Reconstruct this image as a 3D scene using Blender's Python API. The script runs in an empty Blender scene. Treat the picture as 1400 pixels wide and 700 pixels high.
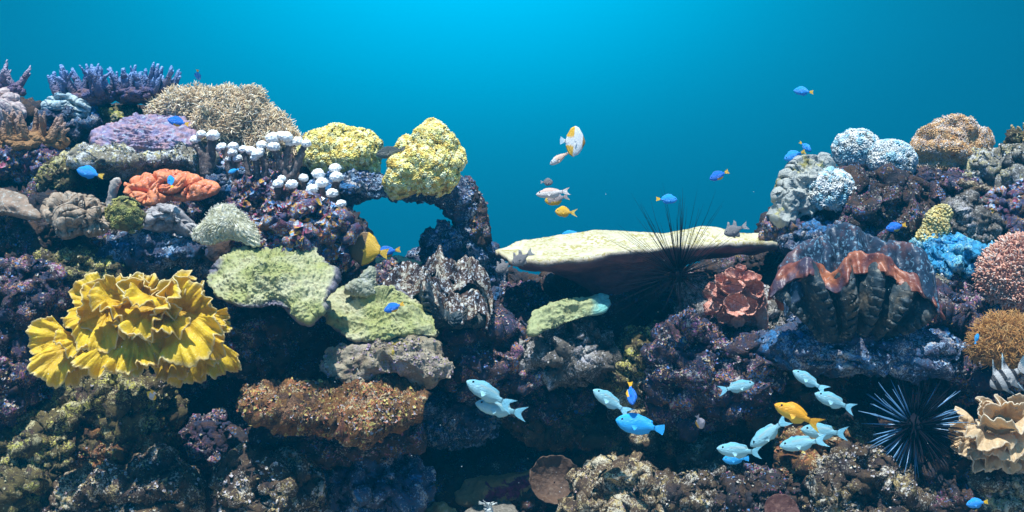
import bpy, math, random
import numpy as np
from mathutils import Matrix, Vector
SC = bpy.context.scene
COL = SC.collection
R = math.radians

# ------------------------------------------------------------------ camera
CAMY, CAMZ = -3.0, 0.30
cam_d = bpy.data.cameras.new('camera'); cam = bpy.data.objects.new('camera', cam_d); COL.objects.link(cam)
cam.location = (0, CAMY, CAMZ); cam.rotation_euler = (R(90), 0, 0)
cam_d.sensor_width = 36.0; cam_d.lens = 36.0*3.0/2.8
cam_d.shift_y = -150/1400.0
cam_d.clip_start = 0.05; cam_d.clip_end = 200
SC.camera = cam

# ------------------------------------------------------------------ water light (world), sun, exposure
SUN_EL, SUN_AZ = 76.0, 205.0      # azimuth clockwise from +Y
world = bpy.data.worlds.new('World'); SC.world = world; world.use_nodes = True
wt = world.node_tree; wn = wt.nodes; wl = wt.links
wn.clear()
def wmath(op, a, b=None, c=None):
    n = wn.new('ShaderNodeMath'); n.operation = op
    for i, v in enumerate((a, b, c)):
        if v is None: continue
        if isinstance(v, (int, float)): n.inputs[i].default_value = v
        else: wl.new(v, n.inputs[i])
    return n.outputs[0]
wtc = wn.new('ShaderNodeTexCoord'); wsep = wn.new('ShaderNodeSeparateXYZ'); wl.new(wtc.outputs['Generated'], wsep.inputs[0])
dx, dy, dz = wsep.outputs
# open water seen level: brightest under the surface glow, dimming away from it
az = wmath('ARCTAN2', dx, dy)
a2 = wmath('DIVIDE', wmath('ADD', az, 0.045), 0.30)
el = wmath('ARCSINE', dz)
e2 = wmath('DIVIDE', wmath('SUBTRACT', el, 0.19), 0.155)
rr = wmath('ADD', wmath('MULTIPLY', a2, a2), wmath('MULTIPLY', e2, e2))
glow = wmath('EXPONENT', wmath('MULTIPLY', rr, -1.0))
fac = glow
ramp = wn.new('ShaderNodeValToRGB'); wl.new(fac, ramp.inputs[0])
cr = ramp.color_ramp
WATER = [(0.0, (0.001, 0.090, 0.172)), (0.12, (0.001, 0.137, 0.248)), (0.45, (0.0, 0.248, 0.432)), (1.0, (0.0, 0.42, 0.72))]
cr.elements[0].position, cr.elements[0].color = WATER[0][0], (*WATER[0][1], 1)
cr.elements[1].position, cr.elements[1].color = WATER[-1][0], (*WATER[-1][1], 1)
for p_, c_ in WATER[1:-1]:
    e_ = cr.elements.new(p_); e_.color = (*c_, 1)
# away from the lit open water (behind the viewer, and down into the deep) it is much darker
def wramp(src, stops):
    n = wn.new('ShaderNodeValToRGB'); wl.new(src, n.inputs[0]); c = n.color_ramp
    c.elements[0].position, c.elements[0].color = stops[0][0], (*stops[0][1], 1)
    c.elements[1].position, c.elements[1].color = stops[-1][0], (*stops[-1][1], 1)
    for p, col in stops[1:-1]:
        e = c.elements.new(p); e.color = (*col, 1)
    return n.outputs[0]
dyn = wmath('MULTIPLY_ADD', dy, 0.5, 0.5)
front = wramp(dyn, [(0.0, (.0, .0, .0)), (0.62, (.05, .05, .05)), (0.90, (1, 1, 1)), (1.0, (1, 1, 1))])
def wmix(blend, f, a, b):
    n = wn.new('ShaderNodeMix'); n.data_type = 'RGBA'; n.blend_type = blend
    if isinstance(f, (int, float)): n.inputs[0].default_value = f
    else: wl.new(f, n.inputs[0])
    for i, v in ((6, a), (7, b)):
        if isinstance(v, tuple): n.inputs[i].default_value = (*v, 1)
        else: wl.new(v, n.inputs[i])
    return n.outputs[2]
deep = (0.002, 0.145, 0.400)
body = wmix('MIX', front, deep, ramp.outputs[0])
dzn = wmath('MULTIPLY_ADD', dz, 0.5, 0.5)
down = wramp(dzn, [(0.0, (.08, .08, .08)), (0.30, (.25, .25, .25)), (0.44, (1, 1, 1)), (1.0, (1, 1, 1))])
body = wmix('MULTIPLY', 1.0, body, down)
sky = wn.new('ShaderNodeTexSky'); sky.sky_type = 'NISHITA'; sky.sun_disc = False
sky.sun_elevation = R(SUN_EL); sky.sun_rotation = R(SUN_AZ)
skyc = wmix('MULTIPLY', 1.0, sky.outputs[0], (0.045, 0.105, 0.125))     # sky through the surface (strength ~0.1)
up = wramp(dzn, [(0.0, (0, 0, 0)), (0.66, (0, 0, 0)), (0.80, (1, 1, 1)), (1.0, (1, 1, 1))])
tot = wmix('MIX', up, body, skyc)
bg = wn.new('ShaderNodeBackground'); wl.new(tot, bg.inputs[0]); bg.inputs[1].default_value = 1.0
wo = wn.new('ShaderNodeOutputWorld'); wl.new(bg.outputs[0], wo.inputs[0])

sun_d = bpy.data.lights.new('sun', 'SUN'); sun_d.energy = 4.9; sun_d.angle = R(0.9); sun_d.color = (0.94, 0.98, 0.98)
sun = bpy.data.objects.new('sun', sun_d); COL.objects.link(sun)
_sd = Vector((math.sin(R(SUN_AZ))*math.cos(R(SUN_EL)), math.cos(R(SUN_AZ))*math.cos(R(SUN_EL)), math.sin(R(SUN_EL))))
sun.rotation_euler = _sd.to_track_quat('Z', 'Y').to_euler(); sun.location = (0, 0, 4)

SC.view_settings.view_transform = 'Standard'; SC.view_settings.look = 'None'
SC.view_settings.exposure = 0.65; SC.view_settings.gamma = 1.0
try: SC.view_settings.use_curve_mapping = False
except Exception: pass
cy = SC.cycles
cy.max_bounces = 5; cy.diffuse_bounces = 3; cy.glossy_bounces = 2; cy.transmission_bounces = 3; cy.volume_bounces = 0
cy.transparent_max_bounces = 12; cy.use_denoising = True; cy.caustics_reflective = False; cy.caustics_refractive = False
cy.sample_clamp_indirect = 4.0

# ------------------------------------------------------------------ picture geometry helpers (a pixel plus a real distance gives a point)
def S(y): return 0.002*(y-CAMY)/3.0
def P(px, py, y):
    s = S(y)
    return np.array([(px-700)*s, y+0*px, CAMZ+(200-py)*s])
def PA(px, py, y):
    px, py, y = np.broadcast_arrays(np.asarray(px, float), np.asarray(py, float), np.asarray(y, float))
    s = S(y)
    return np.stack([(px-700)*s, y, CAMZ+(200-py)*s], -1)

_tl = [(60, 1.05), (120, .98), (200, .78), (240, .60), (300, .48), (340, .36), (400, .30), (460, .26), (520, .30), (600, .32), (700, .16), (820, .02)]
_tm = [(340, .95), (380, .80), (420, .62), (460, .52), (520, .50), (560, .62), (620, .66), (660, .46), (700, .32), (820, .1)]
_tr = [(150, .98), (200, .86), (260, .70), (320, .55), (400, .42), (460, .34), (520, .36), (600, .32), (700, .16), (820, .02)]
def tdepth(px, py):
    px = np.asarray(px, float); py = np.asarray(py, float)
    f = lambda t: np.interp(py, [a for a, _ in t], [b for _, b in t])
    sm = lambda a, b: (lambda q: q*q*(3-2*q))(np.clip((px-a)/(b-a), 0, 1))
    w1 = sm(380, 640); w2 = sm(880, 1120)
    return f(_tl)*(1-w1) + f(_tm)*(w1*(1-w2)) + f(_tr)*(w1*w2)

# ------------------------------------------------------------------ numpy noise
_perm = {}
def _tab(seed):
    if seed not in _perm:
        r = np.random.RandomState(seed*7+3)
        p = r.permutation(512)
        g = r.normal(size=(512, 3)); g /= np.linalg.norm(g, axis=1, keepdims=True)
        _perm[seed] = (p.astype(np.int64), g.astype(np.float32))
    return _perm[seed]
def pnoise(p, seed=0):
    pt, gt = _tab(seed)
    p = np.asarray(p, np.float32)
    i = np.floor(p).astype(np.int64); f = p-i
    u = f*f*f*(f*(f*6-15)+10)
    res = np.zeros(len(p), np.float32)
    for a in (0, 1):
        wa = u[:, 0] if a else 1-u[:, 0]; ha = pt[(i[:, 0]+a) & 511]
        for b in (0, 1):
            wb = wa*(u[:, 1] if b else 1-u[:, 1]); hb = pt[(ha+i[:, 1]+b) & 511]
            for c in (0, 1):
                w = wb*(u[:, 2] if c else 1-u[:, 2]); g = gt[pt[(hb+i[:, 2]+c) & 511]]
                res += w*(g[:, 0]*(f[:, 0]-a)+g[:, 1]*(f[:, 1]-b)+g[:, 2]*(f[:, 2]-c))
    return res*1.5
def fbm(p, o=4, seed=0, gain=.5, lac=2.03):
    s = 0; a = 1
    for k in range(o):
        s = s+a*pnoise(p*(lac**k)+k*17.3, seed+k); a *= gain
    return s
def ridged(p, o=4, seed=0, gain=.5):
    s = 0; a = 1
    for k in range(o):
        s = s+a*(1-2*np.abs(pnoise(p*(2.05**k)+k*11.1, seed+k))); a *= gain
    return s
def billow(p, o=3, seed=0, gain=.5):
    s = 0; a = 1
    for k in range(o):
        s = s+a*(2*np.abs(pnoise(p*(2.05**k)+k*13.7, seed+k))-.5); a *= gain
    return s
def worley(p, seed=0):
    """distance to the nearest and second nearest feature point"""
    pt, gt = _tab(seed)
    p = np.asarray(p, np.float32); i = np.floor(p).astype(np.int64)
    d1 = np.full(len(p), 9., np.float32); d2 = d1.copy()
    for a in (-1, 0, 1):
        for b in (-1, 0, 1):
            for c in (-1, 0, 1):
                q = i+np.array([a, b, c])
                h = pt[(pt[(pt[q[:, 0] & 511]+q[:, 1]) & 511]+q[:, 2]) & 511]
                o = q+.5+.45*gt[h]
                d = np.linalg.norm(p-o, axis=1).astype(np.float32)
                d2 = np.minimum(d2, np.maximum(d1, d)); d1 = np.minimum(d1, d)
    return d1, d2
def vnoise(p, o, seed, gain=.5):
    return np.stack([fbm(p, o, seed, gain), fbm(p+31.7, o, seed+5, gain), fbm(p-47.1, o, seed+9, gain)], -1)

# ------------------------------------------------------------------ mesh building
def mk(name, V, F, mat, parent=None, col=None, smooth=True, at=None, link=True):
    """one mesh object; F is an (n,3)/(n,4) array or a list of them; the object's origin goes to `at` (or its centre, or its parent's base)"""
    V = np.asarray(V, float)
    Fs = [np.asarray(f, np.int64) for f in (F if isinstance(F, list) else [F]) if len(f)]
    if parent is not None: org = np.array(parent['_org'])
    elif at is not None: org = np.asarray(at, float)
    else: org = V.mean(0)
    me = bpy.data.meshes.new(name)
    me.vertices.add(len(V)); me.vertices.foreach_set('co', (V-org).astype(np.float32).ravel())
    nl = sum(f.size for f in Fs); npoly = sum(len(f) for f in Fs)
    me.loops.add(nl); me.loops.foreach_set('vertex_index', np.concatenate([f.ravel() for f in Fs]).astype(np.int32))
    me.polygons.add(npoly)
    tot = np.concatenate([np.full(len(f), f.shape[1]) for f in Fs]); st = np.concatenate([[0], np.cumsum(tot)[:-1]])
    me.polygons.foreach_set('loop_start', st.astype(np.int32))
    me.update(calc_edges=True)
    me.polygons.foreach_set('use_smooth', np.full(npoly, bool(smooth)))
    if col is not None:
        c = np.ones((len(V), 4), np.float32); c[:, :3] = col
        at_ = me.color_attributes.new('Col', 'FLOAT_COLOR', 'POINT'); at_.data.foreach_set('color', c.ravel())
    if isinstance(mat, tuple):
        me.materials.append(mat[0]); me.materials.append(mat[1])
        mi = np.zeros(npoly, np.int32); mi[-mat[2]:] = 1; me.polygons.foreach_set('material_index', mi)
    elif mat is not None: me.materials.append(mat)
    me.validate()
    o = bpy.data.objects.new(name, me)
    if parent is not None: o.parent = parent
    else:
        o.location = org; o['_org'] = tuple(org)
    if link: COL.objects.link(o)
    return o
def tag(o, label=None, cat=None, group=None, kind=None):
    if label: o['label'] = label
    if cat: o['category'] = cat
    if group: o['group'] = group
    if kind: o['kind'] = kind
    return o
def thing(name, label, cat, org, group=None):
    o = bpy.data.objects.new(name, None); COL.objects.link(o)
    o.location = org; o['_org'] = tuple(float(x) for x in org); o.empty_display_size = .05
    return tag(o, label, cat, group)
def vnormals(V, F):
    T = F if F.shape[1] == 3 else np.concatenate([F[:, [0, 1, 2]], F[:, [0, 2, 3]]])
    n = np.cross(V[T[:, 1]]-V[T[:, 0]], V[T[:, 2]]-V[T[:, 0]])
    out = np.zeros_like(V)
    for k in range(3):
        for j in range(3): out[:, j] += np.bincount(T[:, k], n[:, j], len(V))
    return out/np.maximum(np.linalg.norm(out, axis=1, keepdims=True), 1e-12)
_ico = {}
def ico(sub):
    if sub not in _ico:
        import bmesh
        bm = bmesh.new(); bmesh.ops.create_icosphere(bm, subdivisions=sub, radius=1)
        V = np.array([v.co[:] for v in bm.verts]); F = np.array([[v.index for v in f.verts] for f in bm.faces]); bm.free()
        V /= np.linalg.norm(V, axis=1, keepdims=True)
        _ico[sub] = (V, F)
    return _ico[sub]
def grid_faces(nr, nc, wrap=False):
    i = np.arange(nr-1)[:, None]; j = np.arange(nc if wrap else nc-1)[None, :]
    j2 = (j+1) % nc
    f = np.stack(np.broadcast_arrays(i*nc+j, i*nc+j2, (i+1)*nc+j2, (i+1)*nc+j), -1)
    return f.reshape(-1, 4)
def join(parts):
    Vs, Fs, n = [], {}, 0
    for V, F in parts:
        for f in (F if isinstance(F, list) else [F]):
            if len(f): Fs.setdefault(f.shape[1], []).append(np.asarray(f)+n)
        Vs.append(V); n += len(V)
    return np.concatenate(Vs), [np.concatenate(f) for f in Fs.values()]
def tube(path, rad, ns=8, cap=True):
    path = np.asarray(path, float); n = len(path); rad = np.broadcast_to(np.asarray(rad, float), (n,))
    t = np.gradient(path, axis=0); t /= np.linalg.norm(t, axis=1, keepdims=True)
    ref = np.array([0, 0, 1.]) if abs(t[0][2]) < .8 else np.array([1., 0, 0])
    a = np.cross(t, ref); a /= np.linalg.norm(a, axis=1, keepdims=True); b = np.cross(t, a)
    th = np.arange(ns)/ns*2*np.pi
    V = path[:, None]+rad[:, None, None]*(np.cos(th)[None, :, None]*a[:, None]+np.sin(th)[None, :, None]*b[:, None])
    V = V.reshape(-1, 3); F = [grid_faces(n, ns, True)]
    if cap:
        V = np.concatenate([V, path[:1], path[-1:]+t[-1:]*rad[-1]*.5]); k = n*ns
        j = np.arange(ns); j2 = (j+1) % ns
        F.append(np.concatenate([np.stack([j2, j, np.full(ns, k)], 1), np.stack([(n-1)*ns+j, (n-1)*ns+j2, np.full(ns, k+1)], 1)]))
    return V, F
def stamp(proto, pts, nrm, scale, rng, spin=True, lean=0.0):
    """many copies of a small shape grown on a surface: proto (V,F) with +z up, at pts along nrm"""
    PV, PF = proto; n = len(pts)
    z = nrm+lean*rng.normal(size=nrm.shape); z /= np.linalg.norm(z, axis=1, keepdims=True)
    r = rng.normal(size=(n, 3)) if spin else np.tile([1., 0.1, 0], (n, 1))
    x = np.cross(r, z); x /= np.maximum(np.linalg.norm(x, axis=1, keepdims=True), 1e-9); y = np.cross(z, x)
    s = np.broadcast_to(np.asarray(scale, float), (n,))[:, None, None]
    V = pts[:, None]+s*(PV[None, :, 0:1]*x[:, None]+PV[None, :, 1:2]*y[:, None]+PV[None, :, 2:3]*z[:, None])
    off = (np.arange(n)*len(PV))[:, None, None]
    Fs = [(np.asarray(f)[None]+off).reshape(-1, f.shape[1]) for f in (PF if isinstance(PF, list) else [PF])]
    return V.reshape(-1, 3), Fs
def sample_surface(V, F, n, rng, mask=None):
    T = F if F.shape[1] == 3 else np.concatenate([F[:, [0, 1, 2]], F[:, [0, 2, 3]]])
    c = np.cross(V[T[:, 1]]-V[T[:, 0]], V[T[:, 2]]-V[T[:, 0]]); A = np.linalg.norm(c, axis=1)
    N = vnormals(V, T)
    if mask is not None: A = A*mask(V[T].mean(1), N[T[:, 0]])
    k = rng.choice(len(T), n, p=A/A.sum())
    a, b = rng.rand(2, n); fl = a+b > 1; a[fl], b[fl] = 1-a[fl], 1-b[fl]
    w = np.stack([1-a-b, a, b], 1)[..., None]
    nn = (N[T[k]]*w).sum(1)
    return (V[T[k]]*w).sum(1), nn/np.maximum(np.linalg.norm(nn, axis=1, keepdims=True), 1e-9)

_lv = np.array([[0, 0, .15]]+[[math.cos(a), math.sin(a), .45+.35*math.sin(a*2+1)] for a in np.arange(6)*math.pi/3])
LEAF = (_lv, np.array([[0, 1+i, 1+(i+1) % 6] for i in range(6)]))
def crusted(name, V, F, mat, n, size, seed, upw=.6, at=None):
    """a rock and its growth of crust as one mesh"""
    F = F if isinstance(F, np.ndarray) else F[0]
    cv, cf = crust(V, F, n, size, seed, upw); cf = cf[0]
    if F.shape[1] == 4: F = np.concatenate([F[:, [0, 1, 2]], F[:, [0, 2, 3]]])
    return mk(name, np.concatenate([V, cv]), np.concatenate([F, cf+len(V)]), (mat, CR[mat.name], len(cf)), at=at)
def crust(V, F, n, size, seed, upw=.6, dens=None):
    """scraps of algae and crust grown over a rock: little cupped leaves in patches, mostly on what faces up and out"""
    rng = np.random.RandomState(seed)
    def mask(c, nn):
        f = np.clip(.35+fbm(c*13+seed, 3, 97)*2.2, 0.015, 1)
        return f*np.clip(.30+upw*nn[:, 2]-.35*nn[:, 1], 0.0, 1)
    p, nn = sample_surface(V, F, n, rng, mask)
    nn = nn+np.array([0, 0, .25])
    return stamp(LEAF, p, nn, size*rng.uniform(.5, 1.5, n)**1.3, rng, lean=.7)
# ------------------------------------------------------------------ materials
class NT:
    def __init__(s, name):
        s.m = bpy.data.materials.new(name); s.m.use_nodes = True
        s.t = s.m.node_tree; s.n = s.t.nodes; s.l = s.t.links
        s.b = s.n['Principled BSDF']; s.out = s.n['Material Output']
        s.geo = s.n.new('ShaderNodeNewGeometry'); s.tc = s.n.new('ShaderNodeTexCoord')
        s.pos = s.geo.outputs['Position']
    def lk(s, v, i):
        if isinstance(v, (int, float)): i.default_value = v
        elif isinstance(v, tuple): i.default_value = (*v, 1) if len(v) == 3 else v
        else: s.l.new(v, i)
    def noise(s, scale, detail=4, rough=.55, dist=0., vec=None):
        n = s.n.new('ShaderNodeTexNoise'); s.lk(vec if vec is not None else s.pos, n.inputs['Vector'])
        n.inputs['Scale'].default_value = scale; n.inputs['Detail'].default_value = detail
        n.inputs['Roughness'].default_value = rough; n.inputs['Distortion'].default_value = dist
        return n.outputs[0]
    def voro(s, scale, feat='F1', out='Distance', vec=None):
        n = s.n.new('ShaderNodeTexVoronoi'); n.feature = feat; s.lk(vec if vec is not None else s.pos, n.inputs['Vector']); n.inputs['Scale'].default_value = scale
        return n.outputs[out]
    def ramp(s, f, stops, interp='LINEAR'):
        n = s.n.new('ShaderNodeValToRGB'); s.lk(f, n.inputs[0]); c = n.color_ramp; c.interpolation = interp
        st = [(p, (v, v, v) if isinstance(v, (int, float)) else v) for p, v in stops]
        c.elements[0].position, c.elements[0].color = st[0][0], (*st[0][1], 1)
        c.elements[1].position, c.elements[1].color = st[-1][0], (*st[-1][1], 1)
        for p, col in st[1:-1]:
            e = c.elements.new(p); e.color = (*col, 1)
        return n.outputs[0]
    def mix(s, f, a, b, blend='MIX'):
        n = s.n.new('ShaderNodeMix'); n.data_type = 'RGBA'; n.blend_type = blend
        s.lk(f, n.inputs[0]); s.lk(a, n.inputs[6]); s.lk(b, n.inputs[7])
        return n.outputs[2]
    def math(s, op, a, b=0.):
        n = s.n.new('ShaderNodeMath'); n.operation = op; s.lk(a, n.inputs[0]); s.lk(b, n.inputs[1]); return n.outputs[0]
    def attr(s, name='Col'):
        n = s.n.new('ShaderNodeAttribute'); n.attribute_name = name; return n.outputs['Color']
    def bump(s, h, dist=.003, strength=1.0, prev=None):
        n = s.n.new('ShaderNodeBump'); s.lk(h, n.inputs['Height']); n.inputs['Distance'].default_value = dist; n.inputs['Strength'].default_value = strength
        if prev is not None: s.l.new(prev, n.inputs['Normal'])
        return n.outputs[0]
    def done(s, col, rough=.7, normal=None, spec=.3, sss=None, transl=None):
        s.lk(col, s.b.inputs['Base Color']); s.lk(rough, s.b.inputs['Roughness'])
        s.b.inputs['Specular IOR Level'].default_value = spec
        if normal is not None: s.l.new(normal, s.b.inputs['Normal'])
        if transl:
            t = s.n.new('ShaderNodeBsdfTranslucent'); s.lk(col, t.inputs['Color'])
            if normal is not None: s.l.new(normal, t.inputs['Normal'])
            mx = s.n.new('ShaderNodeMixShader'); mx.inputs[0].default_value = transl
            s.l.new(s.b.outputs[0], mx.inputs[1]); s.l.new(t.outputs[0], mx.inputs[2]); s.l.new(mx.outputs[0], s.out.inputs['Surface'])
        return s.m
def mat_rock(name, cols, specks, speck_lo=.56, patch=None, patch_lo=.62, scale=16, bump=.004):
    """encrusted reef rock: patches of several growths, grains of lighter crust"""
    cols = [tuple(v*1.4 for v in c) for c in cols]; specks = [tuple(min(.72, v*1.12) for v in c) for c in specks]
    t = NT(name)
    n1 = t.noise(scale, 7, .68, .5)
    k = len(cols)
    base = t.ramp(n1, [(.30+.40*i/(k-1), c) for i, c in enumerate(cols)])
    hue = t.ramp(t.noise(scale*2.3, 5, .6, 0, None), [(.38+.26*i/(len(specks)-1), c) for i, c in enumerate(specks)], 'CONSTANT' if len(specks) > 2 else 'LINEAR')
    g = t.noise(190, 6, .75)
    field = t.noise(scale*.8, 4, .6, .3)
    gm = t.math('ADD', g, t.math('MULTIPLY', t.math('SUBTRACT', field, .5), .85))
    sm = t.ramp(gm, [(speck_lo, 0.), (speck_lo+.09, 1.)])
    c = t.mix(sm, base, hue)
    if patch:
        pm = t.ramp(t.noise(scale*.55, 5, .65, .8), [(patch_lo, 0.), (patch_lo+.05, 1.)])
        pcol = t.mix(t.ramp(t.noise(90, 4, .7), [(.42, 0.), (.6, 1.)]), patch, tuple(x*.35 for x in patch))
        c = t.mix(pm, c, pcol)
    h = t.math('ADD', t.math('MULTIPLY', t.noise(95, 6, .7), 1.0), t.math('MULTIPLY', g, .5))
    m = t.done(c, .72, t.bump(h, bump*1.6, 1.0), .28)
    CR[m.name] = mat_crust(name+'_growth', cols, specks)
    return m
CR = {}
def mat_crust(name, cols, specks):
    t = NT(name)
    k = list(cols[1:4])+list(specks)+list(specks)
    rr_ = random.Random(name); rr_.shuffle(k)
    sp = t.n.new('ShaderNodeSeparateColor'); t.l.new(t.voro(75 if 'mixed' in name else 120, out='Color'), sp.inputs[0])
    h = t.math('ADD', t.math('MULTIPLY', sp.outputs[0], .50), t.math('MULTIPLY', t.noise(9, 3, .6), .50)); st = [(.06+.86*i/len(k), c) for i, c in enumerate(k)]
    c = t.ramp(h, st, 'CONSTANT')
    c = t.mix(t.ramp(t.noise(230, 3, .6), [(.40, 0.), (.62, 1.)]), t.mix(1.0, c, (.45, .42, .42), 'MULTIPLY'), c)
    return t.done(c, .6, t.bump(t.noise(300, 3), .002), .35)
def mat_coral(name, c1, c2, scale=40, c3=None, bump_scale=120, bump=.003, rough=.6, spec=.25, transl=None, use_attr=False, voro=False, lo=.38, hi=.62):
    t = NT(name)
    n = t.noise(scale, 5, .6, .2)
    c = t.ramp(n, [(lo, c1), (hi, c2)])
    if c3:
        v = t.ramp(t.noise(bump_scale*.8, 4, .65), [(.54, 0.), (.64, 1.)])
        c = t.mix(v, c, c3)
    if use_attr: c = t.mix(1.0, c, t.attr(), 'MULTIPLY')
    h = t.noise(bump_scale, 5, .65)
    if voro: h = t.math('ADD', h, t.math('MULTIPLY', t.voro(bump_scale*.6), 1.2))
    return t.done(c, rough, t.bump(h, bump, 1.0), spec, transl=transl)
def mat_attr(name, noise_amt=.25, scale=60, rough=.45, spec=.4, bump=.0008, bscale=220, transl=None):
    t = NT(name)
    v = t.ramp(t.noise(scale, 4, .6), [(.3, 1-noise_amt), (.7, 1+noise_amt*.4)])
    c = t.mix(1.0, t.attr(), v, 'MULTIPLY')
    return t.done(c, rough, t.bump(t.noise(bscale, 3, .6), bump, 1.0), spec, transl=transl)

# ================================================================== the reef wall (setting)
M = {}
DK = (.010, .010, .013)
M['purple'] = mat_rock('purple_crusted_rock', [DK, (.020, .020, .048), (.055, .028, .022), (.012, .026, .062), (.060, .030, .040), (.02, .022, .04)], [(.52, .46, .42), (.32, .12, .24), (.54, .28, .09), (.12, .26, .58), (.46, .38, .22)], .53, patch=(.065, .035, .085), patch_lo=.60)
M['rust'] = mat_rock('rust_algae_rock', [DK, (.11, .036, .018), (.15, .07, .018), (.03, .014, .010), (.17, .085, .04), (.05, .02, .02)], [(.50, .40, .24), (.42, .15, .06), (.52, .42, .12), (.4, .36, .38)], .53)
M['blue'] = mat_rock('blue_sponge_rock', [DK, (.02, .05, .11), (.05, .045, .07), (.02, .07, .14), (.08, .04, .08)], [(.30, .42, .55), (.5, .45, .42), (.16, .25, .5)], .54, patch=(.05, .22, .50), patch_lo=.57)  # patches are blue lamp light painted into the rock colour, no sponge
M['electric'] = mat_rock('electric_blue_rock', [(.015, .04, .08), (.02, .16, .34), (.03, .28, .55), (.04, .12, .22)], [(.45, .68, .8), (.15, .55, .85)], .48, patch=(.05, .36, .66), patch_lo=.50)  # blue glow of the lamps, put into the rock's own colour
M['olive'] = mat_rock('olive_algae_rock', [DK, (.05, .032, .018), (.10, .075, .025), (.028, .02, .016), (.09, .04, .03)], [(.5, .45, .25), (.55, .5, .12), (.35, .3, .3)], .54)
M['multi'] = mat_rock('mixed_growth_rock', [DK, (.10, .03, .05), (.04, .06, .13), (.16, .08, .02), (.09, .04, .10)], [(.34, .44, .62), (.60, .36, .04), (.40, .09, .16), (.16, .36, .66), (.56, .54, .52), (.50, .20, .06)], .51, scale=24)
M['grey'] = mat_rock('grey_crusted_rock', [(.012, .013, .016), (.055, .05, .045), (.11, .09, .07), (.03, .028, .03)], [(.5, .46, .4), (.4, .38, .42)], .54)
M['tan'] = mat_rock('tan_crusted_rock', [(.012, .010, .010), (.05, .028, .017), (.10, .06, .032), (.03, .018, .014)], [(.58, .5, .36), (.55, .42, .2), (.45, .33, .33)], .50)
M['pale'] = mat_rock('pale_crusted_rock', [(.02, .02, .025), (.11, .10, .09), (.20, .17, .12), (.05, .05, .05)], [(.66, .66, .62), (.6, .52, .25), (.5, .55, .6)], .50)
M['brown'] = mat_rock('brown_turf_rock', [DK, (.05, .028, .014), (.10, .055, .022), (.020, .018, .022)], [(.46, .34, .18), (.42, .2, .07), (.34, .12, .16), (.3, .3, .34)], .56)
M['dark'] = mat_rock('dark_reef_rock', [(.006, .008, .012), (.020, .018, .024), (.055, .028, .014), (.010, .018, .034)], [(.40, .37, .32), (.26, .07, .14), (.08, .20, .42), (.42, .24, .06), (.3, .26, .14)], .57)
M['lichen'] = mat_rock('white_flecked_rock', [DK, (.035, .022, .020), (.075, .045, .022), (.02, .016, .022)], [(.62, .56, .46), (.42, .32, .14), (.5, .46, .48)], .55)

RIDGE = [(-300, 120), (0, 128), (40, 150), (80, 158), (130, 150), (200, 150), (260, 175), (420, 215), (450, 250), (476, 300), (490, 364), (560, 370), (680, 366), (720, 384), (900, 384), (1000, 360), (1050, 345), (1075, 300), (1105, 262),
         (1140, 238), (1180, 248), (1250, 252), (1330, 236), (1400, 222), (1700, 200)]
def build_wall():
    pxs = np.arange(-260, 1661, 2.0); nx = len(pxs)
    ridge = np.interp(pxs, [a for a, _ in RIDGE], [b for _, b in RIDGE])
    nf, nb = 300, 60
    v = np.linspace(0, 1, nf)
    py = 800+(ridge[None]-800)*v[:, None]
    px = np.broadcast_to(pxs[None], py.shape)
    y = tdepth(px, py)
    V1 = PA(px, py, y)
    # rounding near the crest, then the reef falls away behind into deep water
    top = V1[-1]
    w = np.linspace(0, 1, nb+1)[1:]
    V2 = np.repeat(top[None], nb, 0).copy()
    V2[..., 1] += 1.6*w[:, None]
    V2[..., 2] -= (.02*w+2.6*w**2.2)[:, None]
    V = np.concatenate([V1, V2]).reshape(-1, 3)
    q = V*np.array([1, 1, 1.35])
    edge = np.ones(nf+nb); edge[nf-40:nf+10] = .55; e = np.repeat(edge, nx)[:, None]
    d = np.stack([fbm(q*4.5, 3, 1), fbm(q*4.5+9, 3, 2)*1.2, fbm(q*4.5-7, 3, 3)], 1)*np.array([.05, .12, .05])
    V = V+d*e
    q = V*np.array([1, 1, 1.3])
    b = ridged(q*9, 4, 21, .55)
    d1, d2 = worley(q*13, 31)
    n = vnormals(V, grid_faces(nf+nb, nx))
    V = V+n*((b-.6)*.032*e[:, 0]+(.5-d1)*.014)[:, None]
    V = V+n*((ridged(V*34, 3, 45, .6)-.7)*.008)[:, None]+vnoise(V*52, 3, 41, .65)*.0065
    V = V+n*(billow(V*120, 2, 51)*.0030)[:, None]
    G = grid_faces(nf+nb, nx)[:, ::-1]
    o = crusted('reef_terrain', V, G, M['dark'], 48000, .0036, 5)
    return tag(o, kind='structure')
build_wall()
# sand and rubble bed at the foot of the reef
def build_floor():
    xs = np.linspace(-7, 7, 200); ys = np.linspace(-3.8, .75, 120)
    X, Y = np.meshgrid(xs, ys); Z = np.full_like(X, -.94)
    V = np.stack([X, Y, Z], -1).reshape(-1, 3)
    V[:, 2] += fbm(V*2.0, 3, 61)*.03+fbm(V*18, 3, 62)*.006
    tag(mk('sand_bed', V, grid_faces(120, 200), mat_coral('reef_sand', (.16, .13, .09), (.30, .26, .19), 60, (.42, .38, .3), 180)), kind='structure')
build_floor()

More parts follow.
